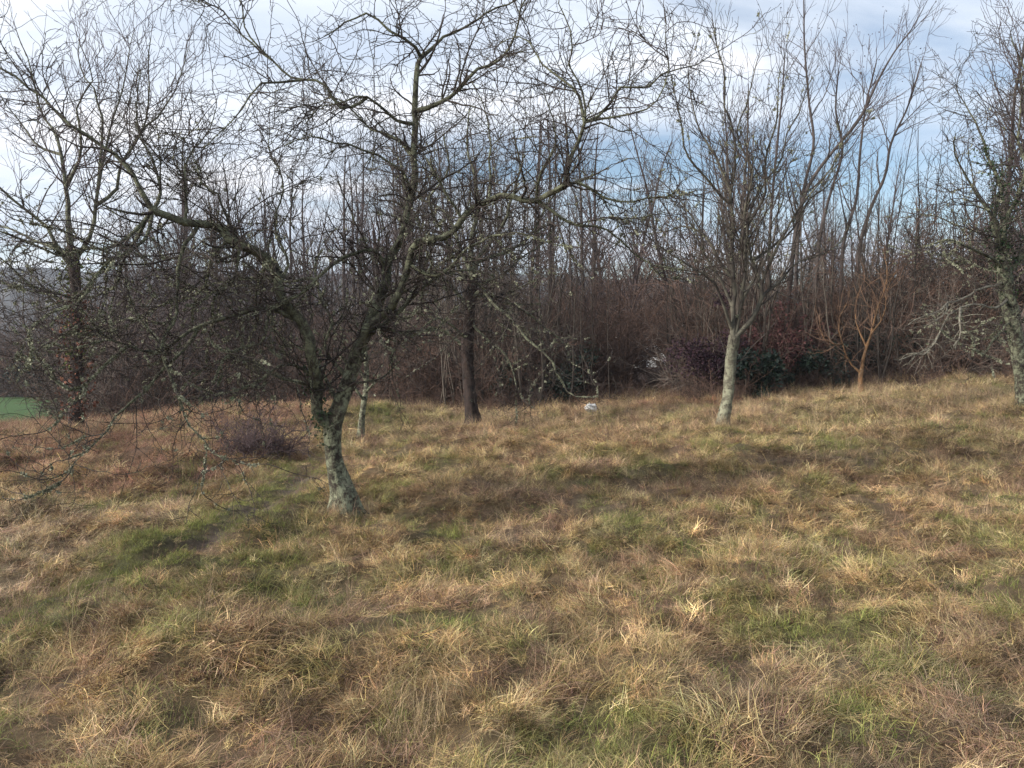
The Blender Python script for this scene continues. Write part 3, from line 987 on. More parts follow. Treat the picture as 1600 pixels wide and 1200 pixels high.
P = np.array([px(u, v, Y6) for u, v in [(1346, 632), (1346, 610), (1345, 590), (1346, 578)]])
R = np.array([4.6, 4.0, 3.8, 3.6]) * Y6 / 1209
limbs6 = [
    S6([(1346, 582), (1350, 552), (1358, 530), (1363, 510), (1369, 480), (1374, 444), (1382, 400)], 0, 0.3, 4.6, 1.4),
    S6([(1345, 584), (1334, 570), (1326, 556), (1313, 533), (1306, 505), (1312, 470)], 0, -0.3, 3.4, 1.1),
    S6([(1354, 540), (1345, 520), (1340, 490), (1345, 450)], 0.1, 0.7, 2.6, 1.0),
    S6([(1320, 545), (1302, 540), (1285, 525), (1275, 505)], -0.2, -0.6, 2.0, 0.9),
    S6([(1362, 512), (1382, 490), (1395, 460), (1400, 420)], 0.2, -0.5, 2.4, 0.9),
]
LV6 = [
    dict(per_m=8, L=(0.3, 1.2), ang=(25, 60), t0=0.2, K=6, wig=0.14, trop=0.04, rr=0.5, rmin=0.007, rmax=0.014, sides=4, tend=0.5),
    dict(per_m=7, L=(0.15, 0.55), ang=(25, 65), t0=0.1, K=4, wig=0.18, trop=0.03, rr=0.6, rmin=0.005, sides=3, tend=0.6),
]
make_tree('young_tree', (bx, by, bz - 0.03), (P, R), limbs6, LV6, 'young forked tree with orange bark in front of the dark evergreen bush',
          mats=(M_ORANGE, M_ORANGE, plain_mat('orange_twigs', (0.07, 0.045, 0.035), (0.17, 0.10, 0.06), 3)), trunk_sides=10, limb_sides=7)

# ---- thin sapling and a slim tree in the gap behind the leaning tree


def simple_tree(name, u, v, pts, r0, r1, label, mats, side_limbs=6, Y=None, LV=None, group=None, lichen=(0, 0.02), hgt_l=(0.8, 2.0)):
    if Y is None:
        bx_, Yt, bz_ = ground_at(u, v)
    else:
        Yt = Y
        q = px(u, v, Y)
        bx_, bz_ = q[0], float(hgt_base(q[0], Y))
    Pp = [np.array([bx_, Yt, bz_ - 0.05])] + [px(a, c, Yt) for a, c in pts]
    Pp = np.array(Pp)
    n_ = len(Pp)
    Rr = np.linspace(r0, r1, n_) * Yt / 1209
    h = n_ // 2 + 1
    Q, r, ln = resample(Pp, Rr, 14)
    sub, rs = grow(Q[None], r[None], side_limbs / ln, hgt_l, ang=(25, 55), t0=0.3, K=9, wig=0.09, trop=0.06, rr=0.55, rmin=0.006, tend=0.35)
    limbs = [(sub[i], rs[i]) for i in range(len(sub))]
    return make_tree(name, (bx_, Yt, bz_ - 0.05), (Pp, Rr), limbs, LV or LV3, label, mats=mats, trunk_sides=9, limb_sides=6, lichen=lichen, group=group)


LVS = [
    dict(per_m=3.4, L=(0.4, 1.3), ang=(22, 55), t0=0.15, K=6, wig=0.11, trop=0.05, rr=0.5, rmin=0.006, rmax=0.012, sides=3, tend=0.4),
    dict(per_m=4.0, L=(0.2, 0.6), ang=(25, 60), t0=0.1, K=4, wig=0.14, trop=0.04, rr=0.6, rmin=0.0045, sides=3, tend=0.5),
]
simple_tree('sapling', 563, 692, [(566, 650), (573, 590), (570, 530), (580, 470)], 5.5, 2.5, 'thin lichened sapling just right of the leaning trunk',
            (M_BARK, M_LIMB, M_TWIG), 5, LV=LVS, lichen=(300, 0.02), hgt_l=(0.4, 0.9))
simple_tree('slim_tree', 605, 640, [(606, 600), (608, 560), (600, 500), (590, 430), (584, 360)], 5, 2.5, 'slim dark tree standing against the green gap in the wood',
            (M_DARK, M_DARK, M_FARTW), 8, Y=23, LV=LV5)

# ---- alders leaning out above the thicket, with cones in their tops
AL = [
    (1240, 600, 24.0, [(1243, 450), (1246, 385), (1257, 290), (1271, 227), (1264, 157), (1257, 70), (1256, -10)], 5.2, 'tallest alder, with a bare whip of a leader above the right wood'),
    (1225, 600, 22.5, [(1235, 440), (1250, 330), (1264, 290), (1306, 231), (1341, 189), (1375, 120), (1395, 85), (1425, 45)], 5.5, 'alder leaning far right across its neighbours'),
    (1268, 600, 24.5, [(1275, 440), (1285, 350), (1299, 297), (1316, 238), (1306, 170), (1310, 110)], 5.0, 'alder with a kink in its stem beside the whip topped one'),
    (1312, 600, 23.5, [(1314, 450), (1320, 371), (1337, 315), (1344, 238), (1353, 165), (1369, 98)], 5.2, 'alder with coned top directly above the orange tree'),
    (1338, 600, 24.0, [(1338, 450), (1345, 378), (1362, 322), (1383, 273), (1392, 225), (1418, 168), (1439, 100)], 5.6, 'outermost right leaning alder beside the open sky'),
    (1192, 600, 25.5, [(1200, 440), (1205, 330), (1215, 220), (1222, 150), (1226, 90)], 4.6, 'upright alder behind the pale trunked tree'),
]
LVA = [
    dict(per_m=3.2, L=(0.6, 1.9), ang=(20, 50), t0=0.2, K=6, wig=0.08, trop=0.05, rr=0.5, rmin=0.008, rmax=0.016, sides=3, tend=0.4),
    dict(per_m=3.6, L=(0.3, 0.9), ang=(25, 55), t0=0.1, K=4, wig=0.12, trop=0.05, rr=0.6, rmin=0.006, sides=3, tend=0.5),
]
for (u, v, Yt, pts, r0, lab) in AL:
    r0 *= 0.66
    root, stack = simple_tree('alder_tree', u, v, pts, r0, 0.9, lab, (M_FAR, M_FAR, M_FARTW), 9, Y=Yt, LV=LVA, group='leaning alders behind the thicket', hgt_l=(1.2, 3.2))
    b = np.array(root.location)
    Q, r = stack[-1]
    ends = Q[:, -1] - b
    top = ends[:, 2] > np.percentile(ends[:, 2], 55)
    e = ends[top]
    e = e[rng.random(len(e)) < 0.4]
    V, F = leafcards(e, 0.036, 2, elong=1.3, jit=0.05)
    put('cones', mesh_from('cones', V, F, M_CONE), root, kind='stuff')

# ------------------------------------------------------------------ wood behind: prototypes, then copies


def proto_tall(h, lean, nl, mat_t, mat_w, spread=1.0, lv=None, low=0.3):
    n = 9
    t = np.linspace(0, 1, n)
    P = np.zeros((n, 3))
    P[:, 2] = t * h
    P[:, 0] = lean * t ** 1.5 + rng.normal(size=n).cumsum() * 0.05
    P[:, 1] = rng.normal(size=n).cumsum() * 0.05
    R = (0.011 * h) * (1 - 0.85 * t)
    Q, r, ln = resample(P, R, 14)
    sub, rs = grow(Q[None], r[None], nl / h, (h * 0.12 * spread, h * 0.36 * spread), ang=(22, 50), t0=low, K=7, wig=0.08, trop=0.07, rr=0.5, rmin=0.009, tend=0.3, lshape=0.6)
    a, ra = grow(sub, rs, 2.6, (0.5, 1.7), ang=(22, 50), t0=0.1, K=5, wig=0.1, trop=0.06, rr=0.55, rmin=0.008, tend=0.4)
    c, rc = grow(a, ra, 2.8, (0.25, 0.9), ang=(25, 55), t0=0.1, K=3, wig=0.14, trop=0.05, rr=0.65, rmin=0.007, tend=0.6)
    V, F = tubes(Q[None], r[None], 8, rough=0.1)
    tm = mesh_from('trunk', V, F, mat_t, smooth=True)
    V, F = join([tubes(sub, rs, 4), tubes(a, ra, 3), tubes(c, rc, 3)])
    cm = mesh_from('crown', V, F, mat_w)
    return tm, cm


talls = [proto_tall(11, 0.5, 36, M_FAR, M_FARTW, low=0.12), proto_tall(12, -1.1, 38, M_FAR, M_FARTW, 0.9, low=0.15), proto_tall(10, 1.6, 34, M_FAR, M_FARTW, 1.2, low=0.1),
         proto_tall(12.5, 0.2, 32, M_FAR, M_FARTW, 0.7, low=0.3), proto_tall(9, -0.7, 36, M_FAR, M_BRUSH2, 1.4, low=0.08), proto_tall(10.5, 2.6, 30, M_FAR, M_FARTW, 1.0, low=0.2)]


def place_tall(x, y, s, lab, grp, k=None, rz=None, name='woodland_tree', sc_z=1.0):
    tm, cm = talls[random.randrange(len(talls)) if k is None else k]
    root = empty(name, (x, y, float(hgt_base(x, y)) - 0.1), label=lab, category='tree', group=grp)
    root.rotation_euler = (0, 0, random.uniform(0, 6.28) if rz is None else rz)
    root.scale = (s, s, s * sc_z)
    put('trunk', tm, root)
    put('crown', cm, root, kind='stuff')


def col_x(u, Y):
    return (u - 800) / 1209 * Y


MARKS = [(-200, 150, 'beyond the tall spreading tree at the far left'), (150, 330, 'behind the drooping left branches'), (330, 470, 'behind the low left limb'),
         (470, 570, 'behind the leaning trunk'), (570, 690, 'between the leaning trunk and the dark one'), (690, 790, 'behind the dark trunked tree'),
         (790, 900, 'behind the long drooping lichened branch'), (900, 1000, 'behind the white bag'), (1000, 1090, 'left of the pale trunked tree'),
         (1090, 1190, 'behind the pale trunked tree'), (1190, 1300, 'behind the broad evergreen bush'), (1300, 1400, 'behind the orange barked tree'),
         (1400, 1520, 'behind the long pale dead branches'), (1520, 2400, 'behind the ivy clad edge tree')]


def where(u):
    for a, b, t in MARKS:
        if a <= u < b:
            return t
    return 'at the far left' if u < 0 else 'at the far right'


# centre wood: slender poles between the dark tree and the pale one
for i in range(34):
    Y = random.uniform(23, 38)
    u = random.uniform(640, 1180)
    if abs(u - 1018) < 24:
        continue
    place_tall(col_x(u, Y), Y, random.uniform(0.72, 0.95) * (Y / 29), ('near slender tree of the wood ' if Y < 27 else 'middle slender tree of the wood ' if Y < 32 else 'farthest slender tree of the wood ') + where(u), 'slender woodland trees')
for i in range(26):
    Y = random.uniform(23, 34)
    u = random.uniform(1180, 1780)
    place_tall(col_x(u, Y), Y, random.uniform(0.50, 0.66) * (Y / 29), 'lower bare thicket tree ' + where(u), 'woodland trees on the right')
for i in range(7):
    Y = random.uniform(19.5, 24)
    u = random.uniform(1560, 1690)
    place_tall(col_x(u, Y), Y, random.uniform(0.85, 0.98), 'tall bare tree behind the ivy clad one at the right edge', 'tall trees behind the ivy clad tree', k=random.choice([0, 2]))
for i in range(46):
    Y = random.uniform(30, 50)
    u = random.uniform(260, 690)
    place_tall(col_x(u, Y), Y, random.uniform(0.78, 1.02) * (Y / 36), ('near' if Y < 37 else 'middle' if Y < 43 else 'far') + ' bare tree in the hollow ' + where(u), 'woodland trees in the hollow')
for i in range(60):
    Y = random.uniform(66, 92)
    u = random.uniform(-160, 640)
    place_tall(col_x(u, Y), Y, random.uniform(0.8, 1.25), 'distant bare tree across the green field ' + where(u), 'tree line beyond the field', k=random.choice([0, 2, 4]))


for i in range(16):
    Y = random.uniform(26, 40)
    u = random.uniform(110, 330)
    place_tall(col_x(u, Y), Y, random.uniform(0.62, 0.9) * (Y / 33), 'bare tree just below the crest ' + where(u), 'trees below the crest on the left', k=random.choice([0, 2, 4]))


def proto_brush(h, nst, mat, spread=0.5, wig=0.12):
    n = nst
    P0 = np.zeros((n, 7, 3))
    st = rng.normal(size=(n, 2)) * 0.45 * min(1, h / 2)
    dr = norm(np.c_[rng.normal(size=(n, 2)) * spread, np.ones(n)])
    ln = h * (0.55 + 0.5 * rng.random(n))
    P0[:, 0, :2] = st
    for k in range(6):
        dr = norm(dr + rng.normal(size=(n, 3)) * wig)
        P0[:, k + 1] = P0[:, k] + dr * (ln / 6)[:, None]
    R0 = (0.008 + 0.012 * rng.random(n))[:, None] * (h / 3.6) ** 0.6 * np.linspace(1, 0.35, 7)[None]
    q = h / 3.6
    a, ra = grow(P0, R0, 6.0 / q, (0.35 * q, 1.3 * q), ang=(30, 80), t0=0.03, K=4, wig=0.22, trop=0.0, rr=0.5, rmin=0.0055 * q ** .5, tend=0.5)
    c, rc = grow(a, ra, 5.0 / q, (0.12 * q, 0.55 * q), ang=(25, 65), t0=0.1, K=2, wig=0.2, trop=0.02, rr=0.7, rmin=0.0048 * q ** .5, tend=0.7)
    V, F = join([tubes(P0, R0, 4), tubes(a, ra, 3), tubes(c, rc, 3)])
    return mesh_from('thicket_shrub', V, F, mat)


brushes = [proto_brush(3.6, 24, M_BRUSH, 0.5, 0.2), proto_brush(4.0, 24, M_BRUSH, 0.4, 0.17), proto_brush(3.4, 26, M_BRUSH2, 0.6, 0.22), proto_brush(4.2, 18, M_BRUSH2, 0.3, 0.14), proto_brush(3.2, 28, M_BRUSH, 0.75, 0.24)]
lows = [proto_brush(0.95, 34, M_BRUSH, 0.9, 0.22), proto_brush(1.3, 34, M_BRUSH, 0.8, 0.2)]


def place_brush(x, y, s, lab, grp, me=None, name='thicket_shrub'):
    o = put(name, me or random.choice(brushes), None, label=lab, category='shrub', group=grp)
    o.location = (x, y, float(hgt_base(x, y)) - 0.08)
    o.rotation_euler = (random.uniform(-.06, .06), random.uniform(-.06, .06), random.uniform(0, 6.28))
    o.scale = (s, s, s * random.uniform(0.9, 1.1))


def edge_Y(u):
    return np.interp(u, [560, 700, 1000, 1200, 1350, 1600, 1700], [24, 20.5, 20.3, 19.6, 20, 20, 19.5])


for i in range(285):
    u = random.uniform(660, 1780)
    Y = edge_Y(u) + 0.8 + random.random() ** 1.1 * 12
    s = random.uniform(0.75, 1.35) * (0.9 + (Y - 20) * 0.02)
    if Y < edge_Y(u) + 2.5:
        s *= random.uniform(0.6, 0.9)
    if 640 < u < 760:
        s *= 0.8
    if abs(u - 1018) < (84 if Y < 27 else 62):                     # the gap through which the house shows
        if random.random() < 0.5:
            s *= 0.2
        else:
            Y = random.uniform(73, 80); s *= 2.6
    m_ = random.choice(brushes)
    place_brush(col_x(u, Y), Y, s, ('reddish' if m_.materials[0] is M_BRUSH else 'greyish') + (' tall' if s > 1 else ' lower') + ' bare shrub of the thicket ' + where(u), 'shrubs of the brown thicket', me=m_)
for i in range(60):
    u = random.uniform(640, 1720)
    Y = edge_Y(u) + random.uniform(-0.6, 1.2)
    place_brush(col_x(u, Y), Y, random.uniform(0.6, 1.0), 'low bramble at the thicket foot ' + where(u), 'brambles at the foot of the thicket', me=random.choice(lows), name='bramble')
for i in range(120):
    u = random.uniform(-160, 620)
    Y = random.uniform(68, 82)
    place_brush(col_x(u, Y), Y, random.uniform(1.3, 2.8), 'distant bare shrub across the green field ' + where(u), 'shrubs beyond the field', name='bare_shrub')
for i in range(34):
    u = random.uniform(610, 740)
    Y = random.uniform(23, 34)
    place_brush(col_x(u, Y), Y, random.uniform(0.8, 1.15), ('near' if Y < 27 else 'middle' if Y < 31 else 'far') + ' bare shrub in the hollow ' + where(u), 'shrubs in the hollow', name='bare_shrub')
for i in range(46):
    u = random.choice([random.uniform(120, 270), random.uniform(410, 600)])
    Y = random.uniform(26, 37)
    place_brush(col_x(u, Y), Y, random.uniform(0.9, 1.7), ('nearer' if Y < 31 else 'farther') + ' bare shrub below the crest ' + where(u), 'shrubs below the crest on the left', name='bare_shrub')

# thin clean poles standing in the front of the thicket
pole_meshes = []
for k in range(6):
    n_ = 3 + k % 3
    P_ = np.zeros((n_, 9, 3))
    for j in range(n_):
        hh = random.uniform(3.6, 6.5)
        P_[j, :, 2] = np.linspace(0, hh, 9)
        P_[j, :, :2] = rng.normal(size=(9, 2)).cumsum(0) * 0.045 + rng.normal(size=2) * 0.35 + np.linspace(0, 1, 9)[:, None] * rng.normal(size=2) * 0.5
    R_ = (0.016 + 0.022 * rng.random(n_))[:, None] * np.linspace(1, 0.3, 9)[None]
    a_, ra_ = grow(P_, R_, 3.0, (0.4, 1.5), ang=(22, 50), t0=0.35, K=5, wig=0.12, trop=0.05, rr=0.5, rmin=0.006, tend=0.5)
    c_, rc_ = grow(a_, ra_, 4.0, (0.15, 0.6), ang=(25, 60), t0=0.1, K=2, wig=0.15, rr=0.7, rmin=0.005, tend=0.7)
    V, F = join([tubes(P_, R_, 5), tubes(a_, ra_, 3), tubes(c_, rc_, 3)])
    pole_meshes.append(mesh_from('sapling_clump', V, F, plain_mat('grey_pole', (0.03, 0.024, 0.02), (0.12, 0.10, 0.08), 3, own=True) if k == 0 else pole_meshes[0].materials[0]))
for i in range(40):
    u = random.uniform(690, 1640)
    if abs(u - 1018) < 44:
        continue
    Y = edge_Y(u) + random.uniform(-0.1, 3.0)
    place_brush(col_x(u, Y), Y, random.uniform(0.75, 1.15), 'clump of thin poles at the thicket front ' + where(u), 'pale sapling clumps in the thicket edge', me=random.choice(pole_meshes), name='sapling_clump')

# evergreen bushes in the wood edge


def evergreen(u, v, Y, wx, hz, lab, mat=M_EVER, n=5200, size=0.06, name='evergreen_bush', cat='bush'):
    x = col_x(u, Y)
    z0 = float(hgt_base(x, Y))
    nb = 16
    c = rng.normal(size=(nb, 3)) * np.array([wx * 0.42, 0.35, hz * 0.24]) + np.array([0, 0, hz * 0.45])
    i = rng.integers(0, nb, n)
    dirs = norm(rng.normal(size=(n, 3)))
    rad = (0.22 + 0.2 * rng.random(nb))[i] * (0.4 + 0.6 * rng.random(n)) * (hz / 1.6)
    p = c[i] + dirs * rad[:, None]
    p = p[p[:, 2] > 0.02]
    V, F = leafcards(p, size, 1, elong=1.7)
    root = empty(name, (x, Y, z0), label=lab, category=cat)
    put('foliage', mesh_from('foliage', V, F, mat), root, kind='stuff')
    st = np.zeros((9, 5, 3))
    for k in range(9):
        e = c[k % nb]
        st[k] = np.linspace([e[0] * 0.2, e[1] * 0.2, -0.05], e, 5) + rng.normal(size=(5, 3)) * 0.03
    V, F = tubes(st, np.tile(np.linspace(0.03, 0.01, 5), (9, 1)), 5)
    put('stems', mesh_from('stems', V, F, M_DARK), root, kind='stuff')
    return root


evergreen(1262, 590, 20.2, 1.6, 1.5, 'broad dark evergreen bush left of the orange barked tree', n=3800, size=0.05)
evergreen(1182, 610, 19.0, 0.6, 1.3, 'small dark evergreen bush beside the pale trunked tree', n=2200)
evergreen(1340, 590, 21.2, 1.3, 1.7, 'dark evergreen bush right behind the orange barked tree', n=3400, size=0.05)
evergreen(1102, 590, 20.1, 0.7, 1.9, 'dark shrub left of the pale trunked tree', mat=plain_mat('plum_leaf', (0.018, 0.010, 0.016), (0.05, 0.024, 0.032), 4), n=3200, size=0.042)
evergreen(1215, 540, 20.5, 1.2, 2.6, 'purplish leafed shrub above the small evergreen bush', mat=plain_mat('purple_leaf', (0.05, 0.022, 0.024), (0.13, 0.055, 0.05), 4), n=3200, size=0.05)
evergreen(850, 560, 21.4, 1.3, 2.1, 'dark green bush behind the drooping lichened branch', n=2300)
evergreen(1470, 580, 21.8, 1.8, 1.5, 'wide dark evergreen bush behind the long pale dead branches', n=5200)
evergreen(340, 590, 55.0, 3.5, 4.4, 'big dark evergreen bush across the green field', n=7000, size=0.16)
evergreen(60, 590, 60.0, 4.5, 3.6, 'dark evergreen clump across the field, farthest left', n=7000, size=0.16)
evergreen(470, 590, 52.0, 2.6, 3.6, 'dark evergreen across the field, behind the fork of the leaning trunk', n=5000, size=0.15)
evergreen(210, 590, 63.0, 4.5, 3.0, 'dark evergreen clump across the field behind the drooping branches', n=7000, size=0.16)

# twiggy bush on the bank
x, Yb, zb = ground_at(395, 712)
o = put('twiggy_bush', proto_brush(0.6, 90, plain_mat('plum_twigs', (0.045, 0.03, 0.032), (0.12, 0.085, 0.085), 2), 1.0, 0.2), None, label='low purplish leafless bush on the brown bank left of the leaning trunk', category='bush')
o.location = (x, Yb, zb)
o.scale = (1.5, 1.2, 1.35)
x, Yb, zb = ground_at(1010, 640)

# ------------------------------------------------------------------ white bag, house


def build_bag():
    x, y, z = ground_at(922, 652)
    n, mseg = 22, 30
    V = []
    for i in range(n):
        ph = math.pi * i / (n - 1)
        for j in range(mseg):
            th = 2 * math.pi * j / mseg
            r = 1 + 0.9 * float(NA.fbm(np.array(math.cos(th) * 2.6 + 5), np.array(ph * 2.4 + math.sin(th) * 2.6), 4))
            V.append((0.17 * r * math.sin(ph) * math.cos(th) * (1 - 0.25 * math.cos(ph)), 0.12 * r * math.sin(ph) * math.sin(th), 0.12 - 0.14 * r * math.cos(ph)))
    F = []
    for i in range(n - 1):
        for j in range(mseg):
            a = i * mseg + j; b = i * mseg + (j + 1) % mseg
            F.append((a, b, b + mseg, a + mseg))
    m, t, b = principled('white_plastic', 0.45)
    geo = N(t, 'ShaderNodeNewGeometry'); nz = N(t, 'ShaderNodeTexNoise', inp={'Scale': 9.0, 'Detail': 6.0})
    t.links.new(geo.outputs['Position'], nz.inputs['Vector'])
    rr = ramp(t, [(0.30, (0.40, 0.36, 0.28)), (0.45, (0.86, 0.84, 0.79))])
    t.links.new(nz.outputs['Fac'], rr.inputs[0]); t.links.new(rr.outputs[0], b.inputs['Base Color'])
    root = empty('plastic_bag', (x, y, z), label='crumpled white plastic bag lying at the edge of the thicket', category='bag')
    root.rotation_euler = (0.1, 0.15, 0.4)
    root.scale = (0.72, 0.72, 0.72)
    root.location.z += 0.12
    root.scale = (0.72, 0.65, 0.62)
    put('sack', mesh_from('sack', np.array(V), np.array(F), m), root)
    # knotted neck and loose flap
    P = np.array([[[0.02, 0, 0.20], [0.05, 0.0, 0.26], [0.09, -0.02, 0.30], [0.12, -0.03, 0.27]], [[0.02, 0, 0.20], [-0.02, 0.02, 0.27], [-0.07, 0.02, 0.29], [-0.10, 0.0, 0.24]]])
    V, F = tubes(P, np.array([[0.035, 0.014, 0.03, 0.012]] * 2), 7, 0.3)
    put('neck', mesh_from('neck', V, F, m), root)


build_bag()


def box(x0, x1, y0, y1, z0, z1):
    V = np.array([(x, y, z) for z in (z0, z1) for y in (y0, y1) for x in (x0, x1)], float)
    F = np.array([(0, 2, 3, 1), (4, 5, 7, 6), (0, 1, 5, 4), (2, 6, 7, 3), (0, 4, 6, 2), (1, 3, 7, 5)])
    return V, F


def build_house():
    Y = 62.0
    q = px(1018, 552, Y)
    wm = plain_mat('white_render', (0.70, 0.70, 0.68), (0.82, 0.82, 0.80), 1.0)
    rm = plain_mat('roof_tiles', (0.05, 0.04, 0.035), (0.10, 0.08, 0.07), 3)
    gm, t, b = principled('window_glass', 0.1)
    b.inputs['Base Color'].default_value = (0.02, 0.025, 0.03, 1)
    root = empty('house', (q[0], Y, float(hgt_base(q[0], Y)) - 0.1), label='small white house glimpsed through the wood behind the thicket', category='house')
    hz = q[2] + 0.55 - root.location.z
    w2 = 1.15
    V, F = box(-w2, w2, 0, 7, -0.3, hz - 0.9)
    gv = np.array([(-w2, 0, hz - 0.9), (w2, 0, hz - 0.9), (0, 0, hz + 0.9), (-w2, 7, hz - 0.9), (w2, 7, hz - 0.9), (0, 7, hz + 0.9)], float)
    gf = np.array([(0, 1, 2, 2), (3, 5, 4, 4)])
    me = bpy.data.meshes.new('wall')
    me.from_pydata([tuple(v) for v in V] + [tuple(v) for v in gv], [], [tuple(f) for f in F] + [(8, 9, 10), (11, 13, 12)])
    me.materials.append(wm)
    put('wall', me, root)
    for s in (-1, 1):
        Vr = np.array([(0, -0.4, hz + 1.02), (s * (w2 + 0.5), -0.4, hz - 1.15), (s * (w2 + 0.5), 7.4, hz - 1.15), (0, 7.4, hz + 1.02),
                       (0, -0.4, hz + 0.92), (s * (w2 + 0.5), -0.4, hz - 1.25), (s * (w2 + 0.5), 7.4, hz - 1.25), (0, 7.4, hz + 0.92)], float)
        put('roof', mesh_from('roof', Vr, np.array([(0, 1, 2, 3), (4, 7, 6, 5), (0, 4, 5, 1), (1, 5, 6, 2), (2, 6, 7, 3)]), rm), root)
    for wx, wz in ((-0.95, hz - 1.9), (0.45, hz - 1.9), (-0.28, hz - 0.75)):
        V, F = box(wx, wx + 0.55, -0.06, -0.01, wz, wz + 0.7)
        fr = put('window', mesh_from('window', V, F, M_DARK), root)
        V, F = box(wx + .07, wx + 0.48, -0.09, -0.061, wz + .07, wz + 0.63)
        put('pane', mesh_from('pane', V, F, gm), fr)


build_house()

# ------------------------------------------------------------------ haze


def build_haze():
    V, F = box(-1000, 1000, -1000, 700, -70, 60)
    m = bpy.data.materials.new('thin_haze'); m.use_nodes = True
    t = m.node_tree; t.nodes.clear()
    v = N(t, 'ShaderNodeVolumePrincipled')
    v.inputs['Color'].default_value = (0.80, 0.88, 1.0, 1)
    v.inputs['Density'].default_value = 0.0004
    v.inputs['Anisotropy'].default_value = 0.2
    o = N(t, 'ShaderNodeOutputMaterial'); t.links.new(v.outputs[0], o.inputs['Volume'])
    put('haze', mesh_from('haze', V, F, m), kind='stuff', label='thin pale winter haze over the valley')


build_haze()

# ------------------------------------------------------------------ grass


def blade_set(n, L, wdt, lean, curl, spread, segs=4, comb=0):
    """n curved blades from a common foot; returns V,F,shade"""
    th = rng.random(n) * 2 * math.pi if not comb else rng.normal(size=n) * comb
    base = np.c_[rng.normal(size=(n, 2)) * spread, np.zeros(n)]
    ln = L[0] + (L[1] - L[0]) * rng.random(n)
    tilt = lean[0] + (lean[1] - lean[0]) * rng.random(n)         # from vertical, radians
    az = th
    cu = curl[0] + (curl[1] - curl[0]) * rng.random(n)
    P = np.zeros((n, segs + 1, 3)); P[:, 0] = base
    for k in range(segs):
        d_ = np.stack([np.sin(tilt) * np.cos(az), np.sin(tilt) * np.sin(az), np.cos(tilt)], 1)
        P[:, k + 1] = P[:, k] + d_ * (ln / segs)[:, None]
        tilt = np.minimum(tilt + cu / segs, 2.6)
        az = az + rng.normal(size=n) * 0.22
    P[:, :, 2] = np.maximum(P[:, :, 2], -0.01 + 0.03 * rng.random((n, 1)))
    side = np.stack([-np.sin(az), np.cos(az), rng.normal(size=n) * 0.4], 1)
    side = norm(side)
    wk = wdt * (0.7 + 0.6 * rng.random(n))[:, None] * np.linspace(1, 0.25, segs + 1)[None]
    A = P - side[:, None] * wk[..., None] / 2
    B = P + side[:, None] * wk[..., None] / 2
    V = np.stack([A, B], 2).reshape(-1, 3)
    k = np.arange(segs)[:, None] * 2
    q = k + np.array([0, 1, 3, 2])
    F = (q[None] + (np.arange(n) * (segs + 1) * 2)[:, None, None]).reshape(-1, 4)
    sh = 0.45 + 1.25 * rng.random(n) ** 1.2
    rgb = sh[:, None] * (1 + rng.normal(size=(n, 3)) * np.array([0.05, 0.05, 0.10]))
    sh = np.repeat(np.clip(rgb, 0.2, 1.8), (segs + 1) * 2, axis=0)
    return V, F, sh


def clump_meshes(name, defs, count):
    col = bpy.data.collections.new(name)          # never linked to the scene: only instanced
    for i in range(count):
        Vs, Fs, Ss, off = [], [], [], 0
        for dd in defs:
            V, F, s = blade_set(**dd)
            Vs.append(V); Fs.append(F + off); Ss.append(s); off += len(V)
        V = np.concatenate(Vs); F = np.concatenate(Fs); s = np.concatenate(Ss)
        me = mesh_from(name, V, F, M_GRASS, {'shade': ('FLOAT_COLOR', np.c_[s, np.ones(len(s))])})
        o = bpy.data.objects.new(name, me)
        col.objects.link(o)
    return col


